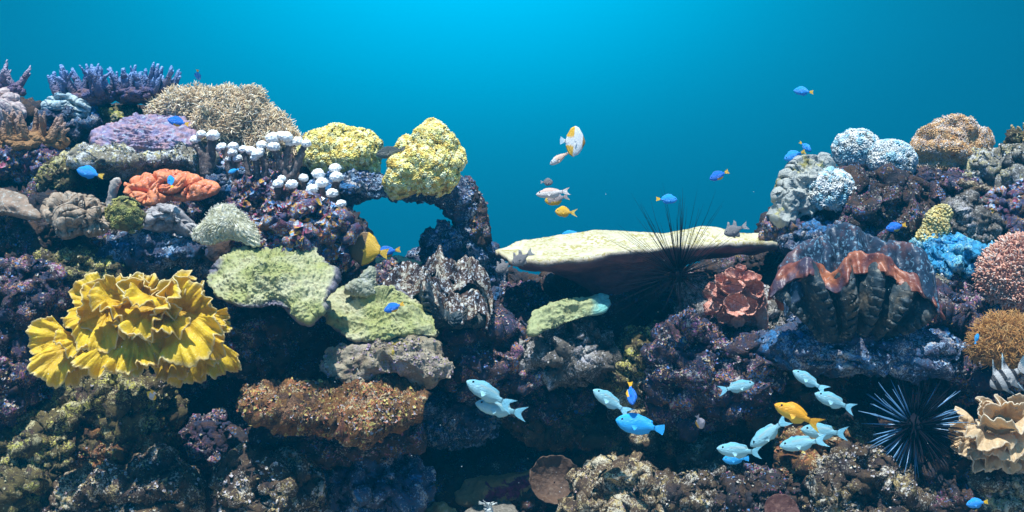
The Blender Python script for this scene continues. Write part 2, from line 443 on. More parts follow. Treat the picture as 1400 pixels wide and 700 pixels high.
# ================================================================== rocks one can tell apart
def rock(name, label, cat, px, py, y, rx, ry, mat, seed, ryd=None, rough=1.0, layers=1.0, flat=0.0, tilt=0., chunk=.33, sub=None, group=None, crs=1.0):
    """a craggy boulder: rx, ry half sizes in picture units, ryd depth half size"""
    s = S(y); a = np.array([rx, ryd if ryd else (rx+ry)*.5, ry])*s
    sub = sub or (6 if max(rx, ry) > 34 else 5)
    U, F = ico(sub)
    ra = float(np.mean(a))
    q = U*1.25+seed*3.7
    V = U+U*(fbm(q, 3, seed)[:, None]*chunk)+vnoise(q*1.4, 2, seed+3)*.16*chunk/.33
    if flat: V[:, 2] = np.where(V[:, 2] > 0, V[:, 2]*(1-flat), V[:, 2])
    V = V*a
    if tilt:
        c_, s_ = math.cos(R(tilt)), math.sin(R(tilt)); x, z = V[:, 0].copy(), V[:, 2].copy(); V[:, 0] = x*c_-z*s_; V[:, 2] = x*s_+z*c_
    V = V+np.array(P(px, py, y))
    n = vnormals(V, F)
    q = V*np.array([1, 1, 1+.5*layers])+seed
    am = min(.030, ra*.26)*rough
    V = V+n*((ridged(q*(1.1/max(ra, .05)), 3, seed+1, .55)-.6)*am)[:, None]
    n = vnormals(V, F)
    d1, _ = worley(q*26, seed+2)
    V = V+n*((.45-d1)*.007*rough)[:, None]
    V = V+n*((ridged(V*38+seed, 3, seed+6, .6)-.7)*.0062*rough)[:, None]
    V = V+vnoise(V*60, 3, seed+4, .65)*.0056*rough+n*(billow(V*150, 2, seed+8)*.0030)[:, None]
    rv = random.Random(seed*13+1); crs = crs*rv.uniform(.7, 1.25)
    nf = int(rv.choice([.25, .6, .9, 1.1])*min(5200, (.055 if mat != 'multi' else .035)*12.6*rx*ry))
    return tag(crusted(name, V, F, M[mat], nf, crs*(.0075 if mat == 'multi' else .0034), seed), label, cat, group)
RK = [
 # px py  off  rx  ry  mat     label
 (185, 220, .16, 96, 11, 'pale', 'long flat pale-speckled ledge under the lavender plate coral', dict(ryd=70, chunk=.18)),
 (100, 172, .10, 42, 26, 'blue', 'black rock with blue light in its colour under the folded pale blue coral', {}),  # lighter material imitates the stronger light high on the reef
 (160, 163, .06, 34, 18, 'olive', 'olive crusted rock between the folded coral and the lavender plate', {}),
 (38, 222, .10, 50, 22, 'multi', 'mottled rock shelf under the brown staghorn coral', {}),  # brighter growth colours stand in for more light near the crest
 (92, 246, .08, 36, 26, 'olive', 'olive and yellow rock left of the orange brain coral', {}),
 (20, 335, .06, 46, 34, 'dark', 'blackish rock under the flat brown plate at the left edge', {}),
 (232, 287, .05, 60, 14, 'purple', 'dark purple rock under the orange brain coral', {}),
 (312, 255, .10, 42, 20, 'blue', 'blue crusted rock between the orange brain coral and the dark stalks', {}),
 (290, 222, .02, 26, 16, 'multi', 'small mixed-colour rock under the leftmost white caps', {}),
 (406, 324, .20, 56, 42, 'multi', 'knobbly multicoloured rock below the low white-capped polyps', dict(rough=1.7)),
 (360, 270, .12, 40, 26, 'multi', 'dark mixed rock among the long stalks of the white caps', dict(rough=1.3)),
 (225, 345, .10, 70, 24, 'blue', 'rust rubble rock with blue light in its colour above the yellow lettuce coral', {}),
 (105, 372, .14, 52, 25, 'olive', 'rock with yellow-green algae just above the left of the lettuce coral', {}),
 (300, 355, .02, 34, 26, 'blue', 'deep blue crusted rock beneath the ridged dome coral', {}),
 (32, 412, .22, 48, 50, 'purple', 'purplish crusty boulder at the left edge beside the lettuce coral', dict(rough=1.3)),
 (2, 520, .30, 34, 62, 'purple', 'dark plum boulder cut by the left edge below the purplish one', {}),
 (70, 540, .12, 30, 20, 'multi', 'small crusted rock under the lowest yellow frond', {}),
 (165, 560, .16, 74, 44, 'olive', 'brown turf-covered rock straight below the lettuce coral', dict(rough=1.3)),
 (170, 612, .22, 55, 36, 'rust', 'rust-topped rock under the turf-covered one', {}),
 (40, 640, .26, 56, 66, 'olive', 'big olive and brown boulder in the bottom left corner', dict(rough=1.4)),
 (115, 690, .26, 44, 36, 'tan', 'tan speckled rock at the bottom between the corner boulder and the flecked one', {}),
 (200, 685, .28, 66, 50, 'lichen', 'brown rock flecked with white crust at the bottom left', dict(rough=1.3)),
 (290, 605, .14, 38, 32, 'purple', 'mauve pointed rock standing in the dark hollow', {}),
 (362, 678, .30, 60, 46, 'lichen', 'yellow-speckled mound at the bottom, right of the white-flecked rock', dict(rough=1.5)),
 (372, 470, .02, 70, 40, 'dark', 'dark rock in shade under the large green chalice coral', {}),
 (510, 668, .26, 62, 46, 'blue', 'blue-black knobbly rock at the bottom below the orange ledge', dict(rough=1.5)),
 (536, 622, .22, 22, 18, 'blue', 'small blue knob on top of the blue-black rock', {}),
 (625, 565, .16, 50, 36, 'blue', 'bluish crusted rock left of the pair of pale fish', {}),
 (745, 548, .10, 62, 20, 'purple', 'pinkish ridge of rock over the dark hollow', dict(rough=1.3)),
 (676, 484, .16, 74, 44, 'purple', 'large purple crusted rock below the speckled clam', dict(rough=1.5)),
 (712, 414, .08, 38, 20, 'purple', 'pink and purple rock just right of the speckled clam', {}),
 (772, 480, .20, 56, 40, 'grey', 'grey crusted rock carrying the small green plate', dict(rough=1.3)),
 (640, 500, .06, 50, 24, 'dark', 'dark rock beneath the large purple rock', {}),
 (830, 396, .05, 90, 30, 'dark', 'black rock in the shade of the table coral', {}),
 (868, 492, .20, 56, 24, 'olive', 'slanting olive ridge below the black urchin', dict(tilt=38)),
 (975, 508, .24, 82, 62, 'purple', 'large violet crusted boulder under the orange cup coral', dict(rough=1.5)),
 (892, 540, .22, 50, 48, 'tan', 'tan and white crusted boulder behind the small upright blue fish', dict(rough=1.3)),
 (950, 560, .24, 28, 30, 'tan', 'pinkish tan knob right of the tan boulder', {}),
 (758, 575, .14, 60, 28, 'brown', 'brown rounded rock in the dim hollow', {}),
 (880, 615, .18, 76, 46, 'brown', 'brown turf rock under the big plain blue fish', dict(rough=1.3)),
 (850, 690, .34, 62, 42, 'tan', 'orange-tan crumbly rock at the bottom centre', dict(rough=1.6)),
 (935, 690, .32, 46, 32, 'lichen', 'low white and ochre flecked rock at the bottom right of the crumbly one', dict(rough=1.4)),
 (975, 640, .28, 34, 30, 'lichen', 'ochre flecked knob below the leftmost fish of the school', dict(rough=1.4)),
 (996, 430, .16, 64, 42, 'grey', 'grey rock with white streaks holding the orange cup coral', {}),
 (1085, 470, .08, 40, 30, 'blue', 'small bluish rock left of the long ledge under the giant clam', {}),
 (1190, 478, .28, 130, 26, 'blue', 'long dark blue ledge under the giant clam', dict(ryd=70, chunk=.22, tilt=-2)),
 (1296, 425, .20, 62, 36, 'purple', 'violet crusted rock right of the giant clam', dict(rough=1.4)),
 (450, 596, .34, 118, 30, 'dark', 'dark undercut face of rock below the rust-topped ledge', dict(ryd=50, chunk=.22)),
 (1350, 505, .26, 60, 40, 'purple', 'purple rock under the brown feathery coral', dict(rough=1.3)),
 (1080, 545, .12, 52, 50, 'brown', 'brown rock behind the school of pale fish', {}),
 (1130, 625, .24, 60, 44, 'rust', 'reddish crusted rock below the school of pale fish', dict(rough=1.4)),
 (1180, 672, .32, 66, 46, 'lichen', 'white-flecked rock at the bottom below the lower urchin', dict(rough=1.5)),
 (1040, 685, .28, 50, 34, 'dark', 'dark rock at the bottom right of centre', dict(rough=1.3)),
 (1300, 672, .30, 56, 42, 'dark', 'black rock at the bottom beside the small blue fish', dict(rough=1.3)),
 (1385, 672, .34, 50, 44, 'tan', 'tan flecked rock in the bottom right corner', dict(rough=1.4)),
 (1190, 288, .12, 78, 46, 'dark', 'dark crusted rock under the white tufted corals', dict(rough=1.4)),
 (1085, 312, .10, 38, 28, 'multi', 'small mixed-colour rock at the right end of the table coral', {}),
 (1130, 330, .10, 60, 22, 'blue', 'blue crusted rock behind the giant clam', {}),
 (1322, 318, .16, 38, 46, 'grey', 'blocky grey-brown rock beside the yellow sponge', dict(chunk=.22)),
 (1290, 260, .10, 50, 22, 'purple', 'dark plum rock shelf below the orange tree coral', {}),
 (1378, 246, .12, 54, 32, 'pale', 'pale-speckled rock on the top right crest', dict(rough=1.5)),  # real pale specks; the light material also paints in the crest's brightness
 (1385, 300, .20, 38, 34, 'multi', 'mixed-colour rock against the right edge under the crest', dict(rough=1.3)),
 (1290, 362, .20, 60, 26, 'electric', 'rock with electric-blue light in its colour between the giant clam and the pink coral', dict(rough=1.3)),
 (1275, 392, .26, 22, 14, 'pale', 'small pale stone on the right shoulder of the giant clam', {}),
 (552, 382, .18, 50, 18, 'purple', 'mauve rock at the foot of the arch opening', {}),
 (620, 372, .05, 60, 24, 'blue', 'dark blue rock behind the speckled clam', {}),
]
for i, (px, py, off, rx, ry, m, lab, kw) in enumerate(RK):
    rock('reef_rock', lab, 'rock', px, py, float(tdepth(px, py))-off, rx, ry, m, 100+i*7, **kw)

# the natural rock arch: a beam and a leaning pillar, one rock
def build_arch():
    y = .52
    path = np.array([(440, 262, .50), (475, 262, .46), (515, 258, .46), (555, 258, .48), (592, 256, .52), (624, 272, .56), (640, 310, .58), (648, 352, .6), (645, 400, .6)], float)
    rad = np.array([28, 22, 14, 13, 16, 23, 25, 32, 50])
    t = np.linspace(0, len(path)-1, 220); pp = np.stack([np.interp(t, range(len(path)), path[:, k]) for k in range(3)], 1)
    for _ in range(12): pp[1:-1] = (pp[:-2]+2*pp[1:-1]+pp[2:])/4
    rr = np.interp(t, range(len(path)), rad)
    W = PA(pp[:, 0], pp[:, 1], pp[:, 2]); V, F = tube(W, rr*S(.52), 200, False); F = F[0]
    n = vnormals(V, F)
    if ((V-np.repeat(W, 200, 0))*n).sum() < 0: n = -n
    q = V*np.array([1, 1, 1.2])
    V = V+n*(fbm(q*9, 3, 71)*.030+(ridged(q*16, 3, 72)-.6)*.014)[:, None]+vnoise(q*7, 2, 75)*.02
    d1, _ = worley(q*24, 73)
    V = V+n*((.45-d1)*.018)[:, None]+vnoise(V*55, 3, 74, .6)*.004
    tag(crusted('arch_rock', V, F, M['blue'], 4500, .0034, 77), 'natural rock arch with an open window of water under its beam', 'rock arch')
build_arch()
rock('pillar_rock', 'slanted dark slab leaning on the right of the arch', 'rock', 645, 305, .60, 20, 58, 'dark', 911, ryd=34, tilt=14, rough=.5)
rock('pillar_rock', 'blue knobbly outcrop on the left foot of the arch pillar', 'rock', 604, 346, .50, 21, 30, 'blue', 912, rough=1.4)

# ================================================================== corals
def td(px, py, off=0.): return float(tdepth(px, py))-off
def smoothclosed(pts, n):
    """closed outline resampled as radius over angle about its centre (picture units)"""
    p = np.array(pts, float); c = (p.min(0)+p.max(0))/2
    for _ in range(3):
        nx = np.roll(p, -1, 0); p = np.stack([.75*p+.25*nx, .25*p+.75*nx], 1).reshape(-1, 2)
    a = np.arctan2(p[:, 1]-c[1], p[:, 0]-c[0]); r = np.hypot(*(p-c).T)
    k = np.argsort(a); a, r = a[k], r[k]
    th = np.linspace(-np.pi, np.pi, n, endpoint=False)
    return c, th, np.interp(th, np.r_[a-2*np.pi, a, a+2*np.pi], np.r_[r, r, r])
def slab(outline, y0, k, thick, dome, fn=None, nr=70, nt=260, colfn=None, jag=1.0):
    """a growing plate: outline at real depths on a plane that leans back by k; lens-like thickness below"""
    c, th, Rr = smoothclosed(outline, nt)
    jn = lambda f, s_: fbm(np.stack([np.cos(th)*f, np.sin(th)*f, 0*th+outline[0][0]*.1], 1), 3, 11, .6)*s_
    Rr = Rr*(1+jn(3.5, .07*jag)+jn(11, .035*jag))
    t = np.r_[np.linspace(.02, 1, nr), np.linspace(1, .02, nr//2)[1:]]
    top = np.r_[np.ones(nr), np.zeros(nr//2-1)]
    T = t[:, None]; px = c[0]+T*Rr*np.cos(th); py = c[1]+T*Rr*np.sin(th)
    y = y0+k*(c[1]-py)*S(y0)
    V = PA(px, py, y).reshape(-1, 3)
    nrm = np.array([0, -1, k])/math.hypot(1, k)
    tt = np.repeat(t, nt); tp = np.repeat(top, nt)
    off = np.where(tp > 0, dome*(1-tt**2), -thick*np.sqrt(np.maximum(1-tt**2, 0))-.004)
    V = V+nrm*off[:, None]
    F = grid_faces(len(t), nt, True)
    N = vnormals(V, F); 
    if (N[:nt*nr//2]@nrm).mean() < 0: F = F[:, ::-1]; N = -N
    if fn is not None: V = V+N*fn(V, tt, tp)[:, None]
    cap = [np.stack([np.roll(np.arange(nt), -1), np.arange(nt), np.full(nt, len(V))], 1)]
    V = np.concatenate([V, V[:nt].mean(0)[None]])
    col = None
    if colfn is not None: col = colfn(V, np.r_[tt, 0], np.r_[tp, 1])
    return V, [F]+cap, col

# ---------- lavender plate, pale brown plate, green chalices and other encrusting plates
def coral_plate(name, lab, outline, y0, k, thick, dome, fn, mat, colfn=None, cat='coral', nr=70, nt=260, crusty=0):
    V, F, c = slab(outline, y0, k, thick, dome, fn, nr, nt, colfn)
    if name == 'encrusted_rock' and crusty:
        return tag(crusted(name, V, F, mat, crusty, .0034, int(abs(outline[0][0]))+3, .9), lab, cat)
    return tag(mk(name, V, F, mat, col=c), lab, cat)
LAV = mat_coral('lavender_plate', (.20, .18, .32), (.42, .25, .27), 34, (.38, .42, .52), 80, .006, use_attr=False)
coral_plate('plate_coral', 'lavender plate coral with a grooved face under the beige tufted mound',
    [(127, 203), (132, 186), (150, 172), (180, 160), (215, 157), (248, 158), (262, 172), (268, 190), (258, 204), (210, 206), (160, 207)],
    td(190, 185, .20), 1.5, .02, .03, lambda V, t, tp: tp*((ridged(V*np.array([16, 16, 60]), 3, 201, .6)-.6)*.010+fbm(V*8, 2, 204)*.02), LAV)
BRP = mat_coral('brown_plate', (.20, .15, .11), (.30, .20, .14), 40, (.36, .34, .30), 110, .003)
coral_plate('plate_coral', 'flat grey-brown plate coral jutting in from the left edge',
    [(-60, 300), (-50, 268), (-10, 256), (30, 262), (48, 280), (60, 300), (40, 296), (0, 286), (-30, 296)],
    td(10, 280, .30), 1.2, .03, .02, lambda V, t, tp: tp*fbm(V*14, 3, 205)*.012, BRP)
def chalice_col(V, t, tp):
    n = np.clip(fbm(V*10, 3, 207)*1.2+.5, 0, 1)
    e = np.clip((t-1.02+.34*np.clip(fbm(V*7, 3, 208)+.12, 0, 1))/.12, 0, 1)*tp+(1-tp)
    d1, d2 = worley(V*95, 77); pit = np.clip((.34-d1)*5, 0, 1)[:, None]*np.clip(fbm(V*30, 2, 209)+.7, 0, 1)[:, None]
    a = np.array([.35, .35, .13])*(1-n[:, None])+np.array([.47, .44, .27])*n[:, None]
    a = a*(1-pit)+np.array([.13, .11, .035])*pit
    return a*(1-e[:, None])+np.array([.17, .15, .19])*e[:, None]
CHAL = mat_coral('green_chalice', (.80, .85, .80), (1, 1, 1), 60, (.66, .62, .58), 120, .0035, use_attr=True, voro=False)
def chalice_fn(a, b, seed, lean=1.0):
    def f(V, t, tp):
        d1, d2 = worley(V*95, 77)
        bumps = np.clip(.50-d1, 0, 1)*a+(ridged(V*42, 3, seed+4, .6)-.7)*a*.30
        folds = (ridged(V*np.array([8, 8, 16]), 2, seed+1)-.5)*b
        return tp*(bumps+folds*np.clip(1.2-t, 0, 1))+fbm(V*9, 4, seed+2)*.016
    return f
coral_plate('chalice_coral', 'big pale green chalice coral with a pimpled dome and mauve rim',
    [(283, 390), (288, 368), (300, 350), (330, 338), (365, 345), (395, 338), (420, 335), (440, 350), (456, 372), (462, 390), (448, 402), (438, 430), (422, 440), (405, 436), (388, 414), (350, 420), (310, 414)],
    td(370, 385, .34), 1.25, .05, .035, chalice_fn(.014, .022, 211), CHAL, chalice_col, nr=100, nt=420)
coral_plate('chalice_coral', 'green chalice coral with wavy terraces under the blue and yellow fish',
    [(438, 425), (448, 402), (470, 392), (505, 390), (540, 396), (565, 412), (590, 432), (605, 460), (580, 458), (550, 452), (540, 462), (500, 466), (470, 460), (458, 445)],
    td(520, 430, .36), 1.3, .05, .03, chalice_fn(.009, .040, 221), CHAL, chalice_col, nr=100, nt=400)
coral_plate('chalice_coral', 'grey-green upright coral ridge on the back of the terraced chalice',
    [(470, 400), (478, 388), (492, 376), (506, 362), (516, 364), (519, 390), (516, 402), (495, 404)], td(500, 385, .40), .5, .03, .02, chalice_fn(.006, .012, 226), mat_coral('grey_green_ridge', (.24, .25, .18), (.34, .33, .22), 50, (.4, .4, .35), 140), None, nr=40, nt=160)
coral_plate('plate_coral', 'thin pale green plate coral with a rusty edge below the arch window',
    [(508, 360), (520, 350), (545, 348), (575, 356), (584, 366), (560, 372), (530, 372)], td(545, 360, .22), 1.6, .03, .012, lambda V, t, tp: tp*fbm(V*20, 3, 231)*.010, mat_coral('pale_green_plate', (.44, .55, .30), (.54, .56, .38), 50, (.36, .2, .14), 100))
coral_plate('chalice_coral', 'small green plate fragment with a turquoise corner on the grey rock',
    [(722, 446), (728, 424), (750, 416), (790, 408), (822, 400), (833, 404), (832, 424), (800, 432), (770, 442), (745, 452), (726, 460)],
    td(775, 430, .40), .9, .012, .004, chalice_fn(.009, .024, 236), CHAL, lambda V, t, tp: np.array([.16, .44, .42])*np.clip((V[:, :1]-.20+.05*fbm(V*20, 2, 3)[:, None])*18, 0, 1)+np.array([.36, .37, .18])*(1-np.clip((V[:, :1]-.20+.05*fbm(V*20, 2, 3)[:, None])*18, 0, 1)), nr=60, nt=240)
coral_plate('encrusted_rock', 'smooth yellow-brown lumpy boulder under the terraced green coral',
    [(440, 500), (446, 480), (470, 474), (500, 478), (520, 462), (550, 458), (590, 466), (612, 484), (616, 508), (600, 523), (575, 512), (545, 506), (510, 518), (480, 524), (450, 518)],
    td(525, 490, .42), .7, .06, .055, lambda V, t, tp: fbm(V*14, 3, 241)*.022+(ridged(V*20, 2, 243)-.6)*.008+vnoise(V*60, 2, 242)[:, 0]*.003, mat_rock('smooth_tan_boulder', [(.10, .06, .08), (.20, .15, .09), (.30, .25, .17), (.16, .12, .11)], [(.5, .42, .28), (.42, .30, .40)], .55, patch=(.50, .36, .03), patch_lo=.60, scale=12), cat='rock', nr=80, nt=300, crusty=700)
coral_plate('encrusted_rock', 'broad overhanging ledge topped with orange and rust algae',
    [(322, 548), (326, 530), (350, 518), (400, 523), (460, 528), (510, 530), (560, 510), (584, 520), (582, 542), (556, 562), (520, 574), (480, 582), (430, 572), (390, 562), (345, 562)],
    td(455, 550, .50), 3.0, .07, .0, lambda V, t, tp: (ridged(V*12, 4, 246, .55)-.6)*.022+fbm(V*7, 2, 249)*.02+vnoise(V*55, 3, 247, .6)[:, 1]*.008+(billow(V*120, 2, 248))*.004, M['rust'], cat='rock', nr=110, nt=400, crusty=2600)
coral_plate('encrusted_rock', 'long low yellow-brown stone with magenta blotches on the bottom sand',
    [(620, 690), (624, 668), (640, 654), (690, 650), (730, 642), (745, 655), (735, 672), (700, 684), (660, 690)],
    td(680, 668, .10), .8, .05, .03, lambda V, t, tp: fbm(V*16, 4, 251)*.010, mat_rock('magenta_blotched_stone', [(.10, .07, .03), (.18, .12, .05), (.22, .16, .08), (.12, .08, .05)], [(.3, .24, .12), (.2, .15, .08)], .6, patch=(.16, .015, .09), patch_lo=.54), cat='rock')
coral_plate('encrusted_rock', 'rounded grey-yellow stone at the bottom edge beside the sand',
    [(576, 716), (584, 694), (602, 684), (622, 690), (630, 706), (620, 722)], td(605, 700, .16), .8, .05, .03, lambda V, t, tp: fbm(V*20, 3, 253)*.010, mat_coral('grey_yellow_stone', (.16, .14, .07), (.26, .22, .1), 30, (.3, .28, .2), 90), cat='rock', nr=40, nt=140)
coral_plate('sand_patch', 'patch of pale grey sand at the bottom left of the brown cup coral',
    [(620, 712), (640, 694), (672, 684), (700, 686), (712, 700), (700, 716)], td(665, 696, .12), 3.0, .02, .004, lambda V, t, tp: fbm(V*30, 3, 255)*.004, mat_coral('grey_sand', (.12, .11, .09), (.20, .18, .15), 90, (.28, .26, .22), 200), cat='sand', nr=40, nt=140)
coral_plate('encrusted_rock', 'sculpted grey coral skeleton with yellow patches left of the lowest white tuft',
    [(1058, 298), (1066, 268), (1078, 240), (1094, 222), (1118, 212), (1136, 222), (1134, 250), (1120, 280), (1100, 296), (1080, 302)],
    td(1100, 258, .26), .35, .06, .03, lambda V, t, tp: (ridged(V*16, 3, 257)-.5)*.022+fbm(V*9, 2, 258)*.02, mat_rock('grey_yellow_skeleton', [(.12, .13, .13), (.26, .27, .26), (.36, .36, .32), (.2, .2, .2)], [(.5, .5, .45), (.4, .42, .4)], .62, patch=(.55, .48, .16), patch_lo=.55, scale=9), cat='coral skeleton', nr=60, nt=240)

# ---------- folded and brain corals
def brain(name, lab, outline, y0, k, thick, dome, freq, depth, mat, seed, aniso=(1, 1, 1), nr=110, nt=420, warp=.35):
    def f(V, t, tp):
        q = V*np.array(aniso)*freq
        q = q+vnoise(q*.5, 2, seed+3)*warp*2
        a = np.abs(pnoise(q, seed)); b = np.abs(pnoise(q*1.9+5, seed+1))
        crease = 1-np.exp(-(a/.13)**1.1); crease2 = 1-np.exp(-(b/.12))
        return (tp*.85+.15)*(depth*(crease-.8)+depth*.22*(crease2-.7))+vnoise(V*70, 2, seed+5)[:, 0]*.0012
    V, F, c = slab(outline, y0, k, thick, dome, f, nr, nt)
    return tag(mk(name, V, F, mat), lab, 'coral')
ORB = mat_coral('orange_lobed', (.66, .17, .07), (.80, .27, .11), 24, (.72, .36, .28), 160, .003, transl=None)
brain('brain_coral', 'flat orange lobed brain coral with deep folds',
      [(163, 262), (172, 248), (195, 242), (225, 236), (262, 238), (290, 250), (298, 260), (280, 268), (245, 270), (228, 266), (215, 276), (195, 278), (184, 270)],
      td(230, 256, .30), 1.7, .03, .045, 17, .034, ORB, 301)
TANB = mat_coral('grey_brown_lobed', (.26, .18, .12), (.42, .31, .22), 30, (.48, .42, .34), 150, .003)
brain('brain_coral', 'rounded grey-brown brain coral with ringed lobes',
      [(58, 290), (64, 276), (82, 266), (105, 267), (130, 272), (150, 284), (153, 300), (140, 316), (122, 318), (104, 312), (92, 322), (74, 318), (68, 302)],
      td(105, 294, .34), .9, .06, .06, 16, .042, TANB, 311)
GRB = mat_coral('grey_mauve_lobed', (.26, .23, .23), (.46, .42, .40), 30, (.52, .50, .48), 150, .003)
brain('brain_coral', 'small grey brain coral, a curled saddle right of the ringed one',
      [(197, 304), (202, 290), (218, 282), (236, 284), (256, 294), (270, 312), (266, 322), (252, 316), (238, 306), (222, 308), (206, 312)],
      td(232, 302, .30), .9, .05, .05, 16, .036, GRB, 321, nr=80, nt=300)
BLB = mat_coral('pale_blue_folded', (.20, .36, .46), (.44, .50, .48), 22, (.62, .62, .56), 150, .003)
brain('folded_coral', 'pale blue and cream folded coral under the violet staghorn',
      [(52, 154), (60, 140), (80, 131), (104, 130), (122, 140), (126, 154), (108, 158), (90, 156), (72, 160)],
      td(90, 145, .20), .9, .05, .05, 20, .026, BLB, 331, aniso=(.6, 1, 2.0), nr=80, nt=300)
PKB = mat_coral('pinkish_encrusting', (.36, .28, .30), (.55, .42, .38), 26, (.6, .55, .5), 120, .003)
brain('folded_coral', 'pinkish round coral cut by the left edge under the corner staghorn',
      [(-40, 170), (-34, 130), (-8, 116), (16, 122), (32, 142), (34, 158), (14, 168), (-10, 176)], td(0, 145, .18), .7, .06, .06, 11, .022, PKB, 341, nr=70, nt=260)

# ---------- ridged dome
def ridged_dome():
    outline = [(262, 330), (270, 316), (284, 298), (296, 285), (314, 283), (330, 292), (346, 308), (358, 334), (344, 336), (326, 326), (305, 326), (285, 334)]
    y0 = td(312, 312, .34)
    c, th, Rr = smoothclosed(outline, 420); cx, cy_ = c[0], 288
    def f(V, t, tp):
        ang = np.tile(th, len(V)//420)
        return tp*(np.abs(np.sin(ang*34+3*np.sin(t*7)+fbm(V*8, 2, 351)*3))*.0075*np.clip(t*1.6, 0, 1)+fbm(V*20, 2, 352)*.006)
    V, F, _ = slab(outline, y0, .9, .02, .05, f, 90, 420)
    b = thing('ridged_coral', 'pale cream dome coral with fine radiating ridges and a wavy skirt', 'coral', P(312, 325, y0))
    mt = mat_coral('cream_ridged', (.46, .42, .25), (.66, .62, .46), 60, (.74, .72, .62), 130, .003, transl=None)
    mk('dome', V, F, mt, b)
    rng = np.random.RandomState(5)
    p, n = sample_surface(V, F[0], 700, rng, lambda c_, nn: (nn[:, 1] < .2)*(nn[:, 2] > -.1))
    t_ = tube([(0, 0, 0), (.001, 0, .005), (.003, 0, .010)], [.0013, .0012, .0006], 4)
    tag(mk('tentacle_cover', *stamp(t_, p, n, rng.uniform(.5, .9, len(p)), rng, lean=.25), mat_coral('cream_tentacle', (.6, .56, .42), (.76, .74, .66), 60), b), kind='stuff')
    V, F, _ = slab([(272, 350), (276, 332), (312, 322), (350, 334), (350, 352), (312, 362)], y0+.10, .4, .04, .02, lambda V, t, tp: fbm(V*16, 3, 355)*.014, 30, 120)
    mk('base', V, F, M['dark'], b)
ridged_dome()

# ---------- soft tufted corals: a lobed body thick with polyps
def lobed_body(lobes, y0, sub=5, k=.03, seed=0, amp=.008, freq=22):
    """lobes: (px, py, radius in picture units, dy, squash); smooth union seen from the middle lobe"""
    s = S(y0); C = np.array([P(a, b, y0+d*s) for a, b, r, d in [l[:4] for l in lobes]]); Rr = np.array([l[2]*s for l in lobes])
    w = Rr**2; c = (C*w[:, None]).sum(0)/w.sum()
    U, F = ico(sub)
    def sdf(p):
        d = np.linalg.norm(p[:, None]-C[None], axis=2)-Rr[None]
        return -k*np.log(np.exp(-d/k).sum(1))
    hi = np.full(len(U), np.max(np.linalg.norm(C-c, axis=1)+Rr)*1.3); lo = np.zeros(len(U))
    # outermost crossing along each ray
    ts = np.linspace(1, 0, 60)
    best = np.zeros(len(U)); found = np.zeros(len(U), bool)
    for t in ts:
        ins = (sdf(c+U*(hi*t)[:, None]) < 0) & ~found
        best[ins] = (hi*t)[ins]; found |= ins
    lo = best; hi2 = best+hi/58
    for _ in range(8):
        m = (lo+hi2)/2; ins = sdf(c+U*m[:, None]) < 0; lo = np.where(ins, m, lo); hi2 = np.where(ins, hi2, m)
    V = c+U*lo[:, None]
    n = vnormals(V, F); V = V+n*(fbm(V*freq, 3, seed)*amp)[:, None]
    return V, F
def flower(nt=6, h=.006, r=.005, w=.0016, curl=.5):
    ps = []
    for k in range(nt):
        a = 2*np.pi*k/nt; ca, sa = math.cos(a), math.sin(a)
        pth = [(0, 0, h*.4), (r*.5*ca, r*.5*sa, h*.9), (r*ca, r*sa, h*(1-.3*curl)), (r*1.25*ca, r*1.25*sa, h*(1-curl))]
        ps.append(tube(pth, [w*.7, w, w*.9, w*.35], 4, True))
    return join(ps)
def bead(r=.006, h=.006):
    U, F = ico(1); return U*np.array([r, r, r])+np.array([0, 0, h]), F
def curl_tube(L=.016, r=.0016, b=.006):
    t = np.linspace(0, 1, 5); p = np.stack([b*t**2, .3*b*np.sin(t*4), L*t], 1)
    return tube(p, r*np.array([1, 1, .95, .8, .45]), 4, True)
def tufted(name, lab, lobes, y0, proto, n, body_mat, polyp_mat, seed, sub=5, scale=(.8, 1.25), lean=.25, stalk=None, k=.03, cat='soft coral', mask=None, amp=.008, colv=None):
    V, F = lobed_body(lobes, y0, sub, k, seed, amp)
    b = thing(name, lab, cat, (V[:, 0].mean(), V[:, 1].mean(), V[:, 2].min()))
    mk('body', V, F, body_mat, b)
    rng = np.random.RandomState(seed)
    m = mask or (lambda c, nn: ((nn[:, 1] < .45) & (nn[:, 2] > -.75))*1.0)
    p, nn = sample_surface(V, F, n, rng, m)
    pv, pf = stamp(proto, p, nn, rng.uniform(*scale, len(p)), rng, lean=lean)
    cv = None
    if colv is not None:
        cv = np.repeat(colv(rng, len(p)), len(proto[0]), 0)
    tag(mk('polyp_cover', pv, pf, polyp_mat, b, col=cv), kind='stuff')
    if stalk is not None:
        pth, rad = stalk
        W = PA([q[0] for q in pth], [q[1] for q in pth], y0+np.array([q[2] for q in pth]))
        t = np.linspace(0, len(W)-1, 24); W = np.stack([np.interp(t, range(len(W)), W[:, j]) for j in range(3)], 1)
        sv, sf = tube(W, np.interp(t, range(len(rad)), np.array(rad)*S(y0)), 40)
        nn = vnormals(sv, sf[0]); sv = sv+nn*(fbm(sv*30, 3, seed+2)*.006)[:, None]
        mk('stalk', sv, sf, body_mat, b)
    return b
def jitter(base, amt=.25):
    base = np.array(base)
    return lambda rng, n: np.clip(base[rng.randint(len(base), size=n)]*(1+rng.uniform(-amt, amt, (n, 1))), 0, .92)
POL = mat_attr('polyp_flesh', .15, 90, .55, .3, .0005, 300)
BEI = mat_coral('beige_leather', (.28, .21, .14), (.40, .32, .22), 40)
YEL = mat_coral('yellow_leather', (.46, .33, .08), (.58, .46, .18), 40)
y_ = td(310, 175, .10)
